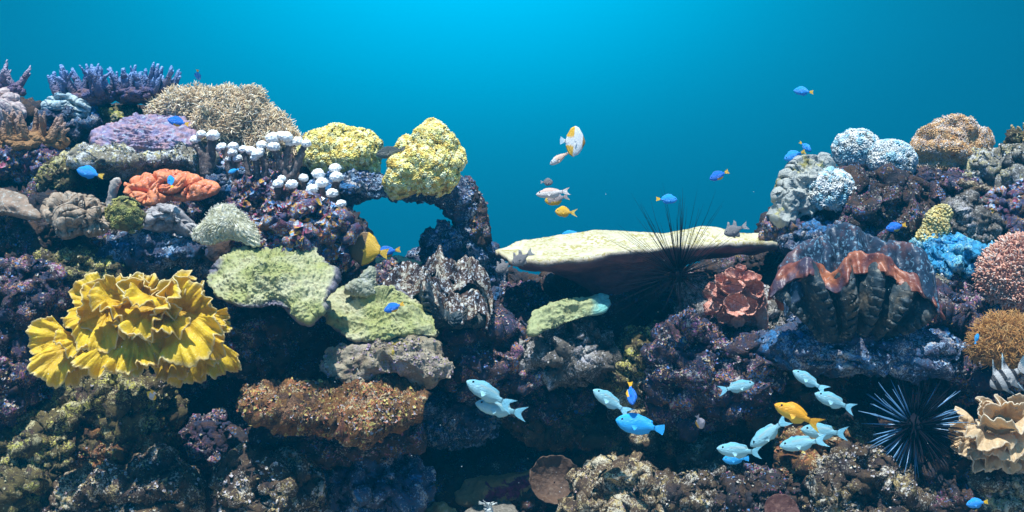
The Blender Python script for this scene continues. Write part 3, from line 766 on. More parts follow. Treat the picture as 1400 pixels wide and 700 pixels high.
tufted('tufted_soft_coral', 'wide beige mound of curly tufted soft coral behind the white caps',
       [(232, 154, 26, 10), (262, 152, 27, 10), (300, 152, 27, 4), (336, 156, 28, 0), (362, 178, 26, -4), (388, 204, 24, -6), (300, 178, 34, -10), (412, 230, 24, 0), (360, 212, 34, -6)], y_, curl_tube(.019, .0017, .010), 7500, BEI, POL, 401, sub=6,
       colv=jitter([(.80, .60, .36), (.84, .66, .42), (.68, .50, .32), (.82, .72, .58)]), lean=.6, k=.016, amp=.030)
tufted('bubble_coral', 'lemon-yellow knobbly coral right of the white caps, with a round lump in front',
       [(436, 206, 24, 6), (462, 200, 27, 6), (490, 206, 28, 4), (498, 222, 20, 0), (450, 222, 20, 0), (481, 214, 20, -26)], td(465, 205, .22), flower(6, .007, .006, .0026, .4), 1500, YEL, POL, 411, sub=5,
       colv=jitter([(.80, .66, .17), (.84, .74, .30), (.64, .46, .09), (.86, .80, .46)]), k=.008, amp=.016)
tufted('bubble_coral', 'lemon-yellow knobbly coral draped over the end of the arch beam',
       [(566, 208, 20, 4), (592, 194, 25, 2), (604, 212, 24, 2), (584, 224, 30, -6), (560, 236, 28, -8), (548, 252, 20, -8), (596, 240, 26, -12), (610, 228, 18, -4)], .40, flower(6, .007, .006, .0026, .4), 2000, YEL, POL, 421, sub=5,
       colv=jitter([(.80, .66, .17), (.84, .74, .30), (.64, .44, .09), (.86, .80, .46)]), k=.008, amp=.016)
PAL = mat_coral('pale_leather', (.42, .33, .25), (.54, .46, .36), 40)
wl = jitter([(.66, .68, .66), (.62, .60, .54), (.48, .60, .64), (.70, .70, .68), (.28, .50, .58)], .14)
for i, (px, py, r, lab) in enumerate([(1171, 204, 27, 'white tufted ball coral, the highest of three on the right crest'),
                                      (1218, 219, 28, 'white tufted ball coral beside the orange tree coral'),
                                      (1135, 262, 31, 'white tufted ball coral, the lowest of three on the right crest')]):
    yb = td(px, py, .20+.04*(i == 2)-.03*(i == 0))
    b = tufted('tufted_ball_coral', lab, [(px, py-1, r*.58, 0), (px-r*.30, py+2, r*.48, 0), (px+r*.30, py+2, r*.48, 0), (px, py+3, r*.52, -r*.35)], yb, flower(9, .014, .0105, .0024, .65), 330, PAL, POL, 431+i*5, sub=4, colv=wl, k=.02,
               stalk=([(px, py+r*.4, .02), (px+2, py+r*1.1, .03), (px+4, py+r*1.7, .05)], [r*.5, r*.42, r*.55]), lean=.3)
    tag(b, group='white tufted balls on the right crest')
ORS = mat_coral('orange_leather', (.50, .24, .08), (.66, .38, .16), 40)
tufted('tree_soft_coral', 'bushy orange tree coral with drooping branches on the right crest',
       [(1268, 206, 20, 4), (1286, 190, 20, 0), (1310, 184, 19, 0), (1332, 196, 19, 4), (1340, 218, 15, 4), (1300, 208, 26, -6), (1262, 226, 12, 0), (1322, 226, 20, -4), (1284, 222, 16, -8)], td(1300, 205, .16), flower(6, .013, .008, .0012, .3), 3000, ORS, POL, 451, sub=5,
       colv=jitter([(.76, .46, .20), (.80, .54, .28), (.70, .54, .44), (.66, .36, .14), (.74, .64, .56)]), k=.007, lean=.6, amp=.026,
       stalk=([(1300, 222, .0), (1302, 244, .01), (1306, 268, .03)], [20, 18, 26]))
def droop(px, py, y):
    pass
PNK = mat_coral('salmon_leather', (.42, .19, .14), (.52, .28, .20), 40)
tufted('tentacled_coral', 'salmon-pink tentacled coral cut by the right edge',
       [(1372, 368, 28, 0), (1392, 354, 30, 4), (1420, 360, 34, 4), (1378, 396, 30, 0), (1410, 400, 36, 0), (1364, 382, 22, -4)], td(1380, 380, .34), curl_tube(.012, .0026, .003), 2600, PNK, POL, 461, sub=5,
       colv=jitter([(.62, .30, .20), (.70, .42, .30), (.56, .27, .20), (.68, .52, .44)]), k=.014, lean=.45)
FEA = mat_coral('feather_brown', (.28, .15, .05), (.36, .22, .08), 40)
tufted('feathery_coral', 'flat brown feathery coral under the salmon-pink one',
       [(1352, 470, 20, 0), (1374, 462, 22, 0), (1398, 468, 24, 2), (1376, 480, 20, -4)], td(1370, 468, .40), curl_tube(.020, .0009, .012), 2200, FEA, POL, 471, sub=4,
       colv=jitter([(.56, .28, .07), (.62, .36, .13), (.46, .21, .06)]), k=.02, lean=.8)
tufted('yellow_sponge', 'ragged yellow sponge column left of the blocky grey rock',
       [(1280, 300, 13, 0), (1276, 318, 15, 0), (1270, 334, 16, -2), (1290, 290, 8, 0), (1284, 340, 12, -2)], td(1276, 318, .26), bead(.0035, .002), 900, YEL, POL, 481, sub=4,
       colv=jitter([(.55, .46, .18), (.62, .54, .28), (.5, .36, .12)]), k=.012, cat='sponge', amp=.010)
tufted('button_polyps', 'small clump of dark green button polyps between the two brain corals',
       [(162, 292, 12, 0), (174, 290, 12, 0), (168, 300, 12, -4), (184, 300, 9, 0)], td(170, 294, .34), flower(9, .007, .0075, .0014, .35), 90, mat_coral('olive_mat', (.10, .09, .03), (.2, .17, .05), 40), POL, 491, sub=4,
       colv=jitter([(.36, .36, .10), (.48, .42, .12), (.22, .22, .08)]), k=.015, cat='coral')

# ---------- white-capped toadstool corals
CAPM = mat_coral('white_cap', (.86, .86, .84), (.92, .92, .90), 60, (.84, .85, .85), 140, .004, rough=.7)
STK = mat_coral('dark_stalk', (.07, .055, .06), (.17, .12, .10), 50, (.34, .28, .25), 120, .003)
def cap_mesh(px, py, r, y, seed):
    U, F = ico(4); s = S(y)
    V = U.copy(); V[:, 2] = np.where(V[:, 2] < 0, V[:, 2]*.62, V[:, 2]*.90)
    V = V*r*s*.82
    V = V*(1+.10*fbm(U*2.2+seed, 2, seed)[:, None]); n = vnormals(V, F)
    d1, _ = worley((V+seed)*250, seed % 20)
    V = V+n*((.5-d1)*.0064)[:, None]
    rng = np.random.RandomState(seed)
    tl = rng.uniform(-.3, .3); c_, s_ = math.cos(tl), math.sin(tl); x, z = V[:, 0].copy(), V[:, 2].copy(); V[:, 0] = x*c_-z*s_; V[:, 2] = x*s_+z*c_
    return V+np.array(P(px, py, y)), F
def stalk_mesh(pts, rad, y, seed, ns=14):
    W = PA([p[0] for p in pts], [p[1] for p in pts], y+np.array([p[2] if len(p) > 2 else 0. for p in pts]))
    t = np.linspace(0, len(W)-1, 6*len(W)); W = np.stack([np.interp(t, range(len(W)), W[:, j]) for j in range(3)], 1)
    W[1:-1] = (W[:-2]+W[1:-1]*2+W[2:])/4
    V, F = tube(W, np.interp(t, range(len(rad)), np.array(rad)*S(y)), ns)
    return V+vnoise(V*40, 2, seed)*.004+vnoise(V*120, 2, seed+1)*.0015, F
def toadstool(lab, y, stalks, caps, seed, group='white-capped toadstool corals'):
    base = P(stalks[0][0][-1][0], stalks[0][0][-1][1], y)
    b = thing('toadstool_coral', lab, 'soft coral', base, group)
    mk('stalk', *join([stalk_mesh(p, r, y, seed+i) for i, (p, r) in enumerate(stalks)]), STK, b)
    for i, (px, py, r) in enumerate(caps): mk('cap', *cap_mesh(px, py, r, y-.008*(i % 3), seed*3+i), CAPM, b)
yt = td(340, 220, .30)
toadstool('toadstool coral with three white caps on one thick plum stalk, leftmost of the white caps', yt+.04,
          [([(268, 196), (278, 210), (283, 240)], [5, 7, 9]), ([(290, 190), (288, 212), (284, 240)], [6, 7, 8])], [(267, 192, 9), (275, 184, 8), (291, 186, 11), (271, 203, 7)], 501)
toadstool('toadstool coral with a few ragged white caps just right of the leftmost one', yt+.02,
          [([(306, 204), (312, 222), (318, 250)], [4, 5, 6]), ([(320, 214), (320, 230), (318, 250)], [4, 5, 6])], [(303, 202, 9), (319, 201, 9), (318, 209, 8), (312, 218, 7), (325, 217, 8)], 511)
toadstool('tall toadstool coral with small white caps on the longest straight stalks', yt-.02,
          [([(335, 206), (340, 240), (346, 285)], [4, 4.5, 6]), ([(350, 212), (352, 245), (348, 285)], [4, 4, 5]), ([(358, 200), (362, 230), (362, 262)], [4, 5, 5])],
          [(333, 205, 8), (343, 207, 9), (352, 211, 10), (358, 199, 9), (356, 206, 7), (348, 216, 7)], 521)
toadstool('forked toadstool coral with a spreading crown of white caps', yt-.04,
          [([(374, 202), (384, 224), (394, 246), (392, 275)], [4.5, 5, 6, 7]), ([(396, 196), (392, 212), (388, 232)], [4, 4.5, 5]), ([(416, 198), (408, 222), (396, 246)], [4, 5, 6])],
          [(373, 190, 12), (374, 201, 11), (391, 188, 11), (397, 196, 8), (407, 194, 9), (419, 197, 8), (384, 186, 9)], 531)
low = [(458, 231, 10, 'topmost on the right slope'), (460, 243, 11, 'just under the topmost'), (435, 239, 11, 'in the upper middle, left of the topmost pair'), (440, 251, 11, 'in the centre of the low group'), (427, 259, 10, 'left of centre in the low group'),
       (454, 265, 10, 'on the right, above the two lowest'), (412, 271, 12, 'lowest on the left'), (438, 276, 11, 'lowest in the middle'), (466, 280, 9, 'at the right end, tilted'), (415, 244, 8, 'small, in the shade of the forked one'),
       (399, 253, 10, 'broad, by the foot of the forked one'), (380, 252, 9, 'flat, left of the foot of the forked one'), (385, 245, 7, 'tiny, behind the flat one')]
for i, (px, py, r, w) in enumerate(low):
    yy = yt-.05-.002*(py-230)
    toadstool('single white mushroom-like coral cap, '+w, yy, [([(px, py+3), (px+random.Random(i).uniform(-3, 3), py+16, .02), (px+2, py+32, .06)], [r*.45, r*.4, r*.5])], [(px, py, r)], 541+i*3, 'low white mushroom caps')
# small upright finger sponge
b = thing('finger_sponge', 'short pale upright finger sponge beside the orange brain coral', 'sponge', P(152, 280, td(155, 262, .3)))
mk('stem', *stalk_mesh([(164, 247), (159, 249), (155, 258), (153, 268), (150, 282)], [5, 7, 6.5, 5.5, 7], td(155, 262, .30), 571, 32), mat_coral('pale_finger', (.34, .28, .24), (.48, .42, .36), 40, (.55, .5, .45), 120), b)

# ---------- staghorn corals
def staghorn(lab, px0, px1, pyb, y, n, hmin, hmax, c1, c2, tipc, seed, spread=.5, thick=6, base_h=10, group=None, lean=0.):
    rng = np.random.RandomState(seed)
    mt = NT('staghorn_skin'); 
    cc = mt.mix(mt.ramp(mt.noise(40, 4), [(.4, 0.), (.6, 1.)]), c1, c2); cc = mt.mix(mt.math('POWER', mt.attr(), 1.5), cc, tipc)
    mt = mt.done(cc, .65, mt.bump(mt.math('ADD', mt.voro(170), mt.noise(120)), .003), .25)
    b = thing('staghorn_coral', lab, 'coral', P((px0+px1)/2, pyb+base_h, y), group)
    s = S(y); cx = (px0+px1)/2; w = (px1-px0)/2
    V, F = ico(5); V = V*(1+.3*fbm(V*2, 3, seed)[:, None])*np.array([w*.80, w*.45, base_h])*s+P(cx, pyb, y)
    V = V+vnormals(V, F)*((ridged(V*18, 3, seed)-.5)*.012)[:, None]
    mk('base', V, F, mt, b, col=np.zeros((len(V), 3)))
    for i in range(n):
        u = rng.uniform(-1, 1); d = rng.uniform(-.5, .5)*w*.8*s
        if i < n*.6: d = -abs(d)*.8
        h = rng.uniform(hmin, hmax)*s
        p0 = P(cx+u*w*.82, pyb-base_h*.3, y)+np.array([0, d, 0])
        dirv = np.array([u*spread+rng.normal()*.36+lean, d/(w*s)*.7-.1+rng.normal()*.15, 1.]); dirv /= np.linalg.norm(dirv)
        def limb(p0, dirv, h, r0, k):
            t = np.linspace(0, 1, 9)[:, None]; bend = rng.normal(size=3)*.15
            pth = p0+dirv*h*t+(np.array([0, 0, 1.])-dirv*dirv[2])*h*.18*t**2+bend*h*t*(1-t)
            rad = r0*(1-.74*t[:, 0]**1.1); v, f = tube(pth, rad, 10)
            v = v+vnoise(v*70, 2, seed+k)*.0035
            col = np.clip(np.r_[np.repeat(t[:, 0], 10), 0, 1], 0, 1)
            return v, f, col, pth
        r0 = thick*s*rng.uniform(.8, 1.15)
        v, f, col, pth = limb(p0, dirv, h, r0, i)
        vs, fs, cs = [(v, f)], None, [col]
        for q in range(rng.randint(1, 4)):
            j = rng.randint(2, 6); dd = dirv+rng.normal(size=3)*.55; dd[2] = abs(dd[2])+.3; dd /= np.linalg.norm(dd)
            v2, f2, c2_, _ = limb(pth[j], dd, h*rng.uniform(.3, .55), r0*.62, i+50+q)
            vs.append((v2, f2)); cs.append(np.clip(c2_*.8+.2, 0, 1))
        V, F = join(vs); c = np.concatenate(cs)
        mk('branch', V, F, mt, b, col=np.stack([c]*3, 1))
    return b
staghorn('wide violet-blue staghorn coral with many upright branches on the left crest', 76, 158, 134, .76, 20, 26, 46, (.06, .065, .16), (.15, .085, .10), (.20, .32, .58), 601, .35, 6.5, 9)
staghorn('violet-blue staghorn coral spreading to the right of the wide one on the left crest', 140, 244, 130, .80, 24, 22, 42, (.06, .065, .16), (.14, .08, .09), (.20, .34, .60), 606, .50, 6.5, 9)
staghorn('small violet staghorn coral in the top left corner', -20, 34, 124, .80, 12, 24, 40, (.11, .08, .15), (.20, .12, .15), (.40, .36, .46), 611, .5, 6, 8)
staghorn('orange-brown staghorn coral with stubby fingers at the left edge', -10, 96, 196, .56, 20, 24, 46, (.24, .12, .045), (.32, .17, .07), (.34, .22, .18), 621, .55, 7, 12)
staghorn('little spiky brown coral sprig at the top right edge', 1388, 1412, 190, .72, 7, 12, 26, (.25, .16, .05), (.34, .22, .08), (.46, .34, .16), 631, .4, 5, 6)

# ---------- lettuce corals: ruffled fronds
def frond(size, spread, ruffle, seed, nu=150, nv=60, cup=.25, fq=1.0):
    rng = np.random.RandomState(seed); u = np.linspace(-1, 1, nu)[None]; v = np.linspace(0, 1, nv)[:, None]
    ph = rng.uniform(0, 6, 6); f1, f2 = rng.uniform(4, 6)*fq, rng.uniform(8, 11)*fq
    a = u*spread/2*(1+.0*v)
    uf = u+.04*np.sin(v*5+ph[3])
    edge = 1-.16*np.abs(u)**3+.09*np.sin(u*3.3+ph[0])+.05*np.sin(u*9+ph[1])+.022*np.sin(u*23+ph[2])+.014*np.sin(u*41+ph[4])+.008*np.sin(u*83+ph[5])
    r = size*v*(1+(edge-1)*v**.7)
    nz = lambda f, k_, vv=1.2: pnoise(np.stack(np.broadcast_arrays(uf*f+k_*7.1, v*vv+ph[k_], 0*u*v+seed*.37), -1).reshape(-1, 3), (seed+k_) % 60).reshape(nv, nu)
    z = size*(cup*v**1.5*(1-.5*v)+ruffle*2.1*v**2.3*(nz(f1*.42, 0)*1.0+nz(f2*.50, 1)*.75*v+nz(11*fq, 2)*.17*v**2+nz(24*fq, 4)*.05*v**3)-.34*np.clip(v-.70, 0, 1)**1.3*(1+1.4*nz(f1*.5, 5)))
    z = z+size*.06*(fbm(np.stack(np.broadcast_arrays(uf*1.7+seed, v*2.2, 0*u*v), -1).reshape(-1, 3), 3, seed % 50).reshape(nv, nu))
    rib = .0022*size*np.sin(u*95+4*np.sin(u*5+ph[0]))*v**.6
    X = r*np.sin(a); Y = r*np.cos(a); Z = z+rib
    V = np.stack([X, Y, Z], -1).reshape(-1, 3)
    t = np.broadcast_to(v, (nv, nu)).reshape(-1)
    return V, grid_faces(nv, nu), t
def place_frond(fr, org, out, up):
    """out: growth direction, up: which way the cup faces"""
    V, F, t = fr
    y = np.array(out, float); y /= np.linalg.norm(y); z = np.array(up, float); z -= y*(z@y); z /= np.linalg.norm(z); x = np.cross(y, z)
    return org+V[:, :1]*x+V[:, 1:2]*y+V[:, 2:]*z, F, t
def lettuce(lab, y, fronds, c_in, c_mid, c_edge, seed, base, fq=1.0):
    t = NT('lettuce_frond'); a = t.attr()
    col = t.ramp(a, [(0., c_in), (.55, c_mid), (.93, c_mid), (1., c_edge)])
    col = t.mix(t.ramp(t.noise(26, 4), [(.36, 0.), (.66, .55)]), col, c_in)
    col = t.mix(t.ramp(t.voro(150), [(.10, .7), (.22, 0.)]), col, c_edge)
    col = t.mix(t.ramp(t.noise(9, 3), [(.50, 0.), (.70, .22)]), col, (.36, .22, .12))
    mat = t.done(col, .5, t.bump(t.noise(160, 4), .0025), .35, transl=.38)
    b = thing('lettuce_coral', lab, 'coral', P(base[0], base[1], y))
    V, F = ico(5); s = S(y); V = V*(1+.3*fbm(V*2, 3, seed)[:, None])*np.array([base[2], base[2]*.6, base[3]])*s+P(base[0], base[1], y+.10)
    mk('base', V, F, mat, b, col=np.zeros((len(V), 3)))
    for i, (px, py, dy, ang, tow, size, spr, ruf) in enumerate(fronds):
        fr = frond(size*s, R(spr), ruf, seed+i*3, fq=fq)
        ca, sa = math.cos(R(ang)), math.sin(R(ang))
        out = np.array([ca*math.cos(R(tow)), -math.sin(R(tow)), sa*math.cos(R(tow))])
        up = np.array([0, -1., .42])
        v, f, tt = place_frond(fr, P(px, py, y+dy), out, up)
        o = mk('frond', v, f, mat, b, col=np.stack([tt]*3, 1))
        m = o.modifiers.new('thickness', 'SOLIDIFY'); m.thickness = .0026; m.offset = 0
    return b
YL = lettuce('large yellow lettuce coral of ruffled fronds on the left', td(190, 440, .42),
  # px   py   dy   angle towards size spread ruffle
  [(98, 462, .0, 185, 20, 52, 110, .16), (100, 470, -.02, 232, 30, 58, 100, .20), (108, 470, .01, 262, 20, 52, 90, .16), (112, 462, -.05, 225, 55, 34, 150, .28),
   (150, 418, .03, 168, 20, 52, 120, .18), (158, 424, .0, 140, 40, 56, 130, .22), (185, 410, .02, 105, 30, 42, 150, .26), (182, 416, -.03, 112, 60, 44, 160, .30), (205, 408, .0, 80, 40, 40, 150, .28),
   (225, 425, .02, 90, 30, 52, 140, .24), (246, 430, .02, 58, 25, 56, 130, .22), (262, 430, .0, 30, 20, 46, 120, .22), (232, 425, -.03, 70, 60, 44, 160, .30),
   (148, 425, -.02, 232, 35, 62, 120, .16), (170, 440, -.04, 268, 30, 82, 78, .15), (186, 440, -.05, 282, 30, 74, 70, .16), (165, 415, -.06, 215, 65, 42, 160, .26),
   (205, 425, -.07, 285, 60, 46, 150, .30), (225, 425, -.06, 268, 50, 54, 120, .24), (245, 425, -.03, 292, 35, 80, 105, .16), (262, 435, .0, 312, 20, 62, 100, .18), (232, 450, .02, 268, 15, 66, 90, .20),
   (255, 450, .04, 285, 10, 72, 80, .18), (278, 450, .05, 290, 5, 70, 70, .16), (280, 432, .0, 348, 10, 34, 60, .22), (212, 442, .03, 262, 20, 60, 70, .2), (205, 405, -.08, 230, 70, 34, 170, .34), (240, 408, -.06, 40, 70, 40, 160, .32)],
  (.70, .41, .014), (.90, .65, .036), (.90, .78, .44), 701, (195, 440, 55, 38))
TL = lettuce('tan lettuce coral of ruffled fronds at the bottom right edge', td(1350, 590, .46),
  [(1338, 588, 0, 178, 25, 42, 130, 0.19), (1342, 578, -.02, 140, 45, 40, 150, 0.21), (1355, 572, -.02, 105, 45, 40, 150, 0.22), (1374, 570, -.02, 75, 45, 40, 150, 0.22), (1390, 576, -.01, 40, 40, 42, 150, 0.21), (1400, 592, 0, 10, 30, 42, 130, 0.19),
   (1340, 600, -.03, 228, 35, 46, 110, 0.17), (1356, 600, -.05, 262, 35, 46, 110, 0.16), (1376, 602, -.05, 285, 35, 44, 110, 0.17), (1394, 600, -.02, 310, 30, 46, 120, 0.17), (1350, 590, -.08, 235, 65, 36, 170, 0.25), (1368, 586, -.09, 90, 75, 34, 180, 0.26), (1382, 592, -.08, 300, 65, 36, 170, 0.25), (1335, 592, .02, 195, 5, 42, 80, 0.16), (1366, 600, -.08, 270, 60, 36, 160, 0.22)],
  (.66, .44, .22), (.84, .63, .38), (.86, .76, .60), 741, (1366, 590, 26, 24), fq=1.2)

# ---------- table coral
def table_coral():
    ypl = .42
    front = [(678, 347), (700, 356), (740, 359), (790, 354), (840, 347), (900, 340), (960, 336), (1010, 333), (1045, 332), (1063, 334)]
    back = [(678, 345), (705, 332), (750, 326), (782, 321), (812, 316), (860, 319), (910, 321), (936, 316), (960, 311), (985, 313), (1000, 319), (1040, 322), (1063, 332)]
    nt = 240; th = np.linspace(0, 2*np.pi, nt, endpoint=False)
    cxm, half = 870.5, 192.5
    px = cxm+half*np.cos(th)
    fr = np.interp(px, *np.array(front).T); bk = np.interp(px, *np.array(back).T)
    sn = np.sin(th)          # + back, - front
    py = np.where(sn > 0, bk, fr)
    y = ypl+.24*sn
    # a soft blend at the two ends
    rim = PA(px, py, y)
    rim = rim+np.stack([fbm(np.stack([np.cos(th)*3, np.sin(th)*3, 0*th], 1), 1, 801)*.012, fbm(np.stack([np.cos(th)*4, np.sin(th)*4, 5+0*th], 1), 1, 802)*.035, fbm(np.stack([np.cos(th)*7, np.sin(th)*7, 0*th], 1), 1, 803)*.003], 1)
    cen = PA(860, 339, ypl+.02); nr = 60
    t = np.linspace(1, .02, nr)[:, None, None]
    top = cen+(rim-cen)*t
    top[..., 2] -= .008*(1-t[..., 0]**2)
    tv = top.reshape(-1, 3)
    tv[:, 2] += .006+fbm(tv*np.array([9, 9, 0]), 3, 804)*.010*np.repeat(np.clip((1-t[:, 0, 0])*3, 0, 1), nt)
    d1, _ = worley(tv*90, 15); tv[:, 2] += (.5-d1)*.003
    lip = rim-np.array([0, 0, .012]); lip = cen*np.array([1, 1, 0])+(lip-cen*np.array([1, 1, 0]))*np.array([.995, .995, 1])
    st = PA(835, 395, ypl+.08)
    tb = np.linspace(0, 1, nr)[:, None, None]
    stem_r = np.stack([np.cos(th)*.060, np.sin(th)*.05, 0*th], 1)+st
    bot = lip*(1-tb)+stem_r*tb
    bot[..., 2] = lip[None, :, 2]*(1-tb[..., 0]**2.6)+stem_r[None, :, 2]*tb[..., 0]**2.6
    bot[..., 2] -= .02*np.clip(tb[..., 0]*6, 0, 1)
    bv = bot.reshape(-1, 3); bv = bv+vnoise(bv*14, 3, 806)*.008
    V = np.concatenate([tv[::-1].reshape(nr, nt, 3)[:, ::-1].reshape(-1, 3), bv])
    F = grid_faces(2*nr, nt, True)
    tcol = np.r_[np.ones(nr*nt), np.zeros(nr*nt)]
    b = thing('table_coral', 'broad cream table coral with a dark purple underside in mid picture', 'coral', P(835, 400, ypl+.08))
    n = NT('table_coral_skin')
    spots = n.ramp(n.noise(75, 4, .7), [(.50, 0.), (.56, 1.)]); field = n.ramp(n.noise(9, 3), [(.40, .15), (.54, .95)])
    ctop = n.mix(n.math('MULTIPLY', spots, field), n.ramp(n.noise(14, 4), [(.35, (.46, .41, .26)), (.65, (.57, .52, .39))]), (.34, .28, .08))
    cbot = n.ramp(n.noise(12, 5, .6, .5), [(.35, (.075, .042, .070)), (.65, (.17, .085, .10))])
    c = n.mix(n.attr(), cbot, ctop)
    mat = n.done(c, .7, n.bump(n.noise(140, 5), .003), .2)
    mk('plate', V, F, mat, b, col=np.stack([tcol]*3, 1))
    cap_ = tube([P(835, 388, ypl+.08), P(836, 400, ypl+.09), P(832, 430, ypl+.12)], [.058, .075, .13], 60)
    sv = cap_[0]+vnoise(cap_[0]*12, 3, 808)*.02
    mk('stem', sv, cap_[1], M['dark'], b)
table_coral()

# ---------- cup corals and mushrooms
def cup(px, py, y, rx, ry, mat, seed, tilt=60, depth=.35, ruffle=.06, yaw=0., n=120, nr=26, thick=.08):
    """a shallow goblet: face looks up and towards the viewer by tilt (90 = straight at the viewer)"""
    s = S(y); th = np.linspace(0, 2*np.pi, n, endpoint=False)
    t = np.r_[np.linspace(.03, 1, nr), np.linspace(1, .18, nr)]
    inner = np.r_[np.ones(nr), np.zeros(nr)]
    rim = 1+ruffle*(fbm(np.stack([np.cos(th)*2, np.sin(th)*2, 0*th+seed], 1), 3, seed)*1.5+.25*np.sin(th*17+seed))
    X = t[:, None]*rim*np.cos(th); Y = t[:, None]*rim*np.sin(th)
    Z = np.where(inner > 0, depth*t**2.2, depth*t**1.2-thick-(1-t)*.75)[:, None]+ruffle*.9*(t[:, None]**2)*np.sin(th*5+seed+np.sin(th*2))
    V = np.stack([X*rx*s, Y*ry*s, Z*(rx+ry)*.5*s], -1).reshape(-1, 3)
    V = V+vnoise(V*40+seed, 2, seed)*.0025
    Rm = np.array(Matrix.Rotation(R(yaw), 3, 'Z') @ Matrix.Rotation(R(tilt), 3, 'X'))
    V = V@Rm.T+P(px, py, y)
    return V, grid_faces(2*nr, n, True)
BRC = mat_coral('brown_cup', (.07, .038, .024), (.115, .065, .04), 24, (.15, .10, .07), 110, .005)
o = mk('cup_coral', *cup(758, 660, td(758, 660, .26), 35, 33, BRC, 821, 58, .55, .05), BRC); tag(o, 'wide plain brown cup coral at the bottom centre', 'coral')
REC = mat_coral('maroon_disc', (.06, .020, .016), (.09, .034, .025), 30, (.13, .06, .045), 120, .003)
o = mk('mushroom_coral', *cup(1006, 574, td(1006, 574, .20), 20, 18, REC, 823, 70, .15, .05), REC); tag(o, 'dull maroon mushroom coral in shade left of the school of pale fish', 'coral')
o = mk('mushroom_coral', *cup(1069, 700, td(1069, 690, .38), 24, 24, REC, 825, 55, .12, .04), REC); tag(o, 'maroon mushroom coral cut by the bottom edge', 'coral')
ORC = mat_coral('orange_cup', (.50, .19, .14), (.68, .34, .25), 34, (.72, .48, .42), 110, .008)
b = thing('cup_coral_cluster', 'cluster of orange-red cup corals on the grey rock', 'coral', P(1005, 440, td(1005, 415, .30)))
yc = td(1005, 415, .30)
V, F, _ = slab([(962, 410), (972, 386), (1000, 374), (1035, 380), (1048, 405), (1046, 440), (1020, 446), (985, 440), (966, 428)], yc+.02, .5, .06, .04, lambda V, t, tp: fbm(V*22, 3, 830)*.012, 50, 200)
mk('base', V, F, ORC, b)
for i, (px, py, rx, ry, tl, yw) in enumerate([(985, 388, 14, 12, 50, 20), (1003, 381, 15, 11, 40, 0), (1022, 384, 14, 11, 40, -10), (1034, 398, 15, 16, 70, -25), (998, 398, 17, 13, 55, 5), (1004, 418, 19, 18, 75, 0), (979, 408, 12, 14, 70, 30), (1028, 420, 12, 15, 75, -30),
                                               (1008, 440, 11, 9, 80, 0), (985, 434, 11, 10, 80, 20), (1043, 412, 9, 14, 75, -50), (968, 398, 9, 12, 70, 45), (990, 402, 8, 7, 60, 0), (1018, 402, 8, 8, 60, 0), (992, 424, 8, 8, 80, 10), (1018, 434, 9, 9, 80, -10), (1012, 370, 9, 7, 30, 0), (974, 420, 8, 8, 80, 40), (1034, 384, 9, 8, 40, -20)]):
    mk('cup', *cup(px, py, yc-.045-.012*(i % 3), rx*.86, ry*.86, ORC, 831+i*3, tl, 1.0, .09, yw, 90, 20, .26), ORC, b)
V, F = stalk_mesh([(1036, 415), (1040, 432), (1044, 450)], [10, 9, 7], yc-.03, 838, 24); mk('flap', V, F, ORC, b)

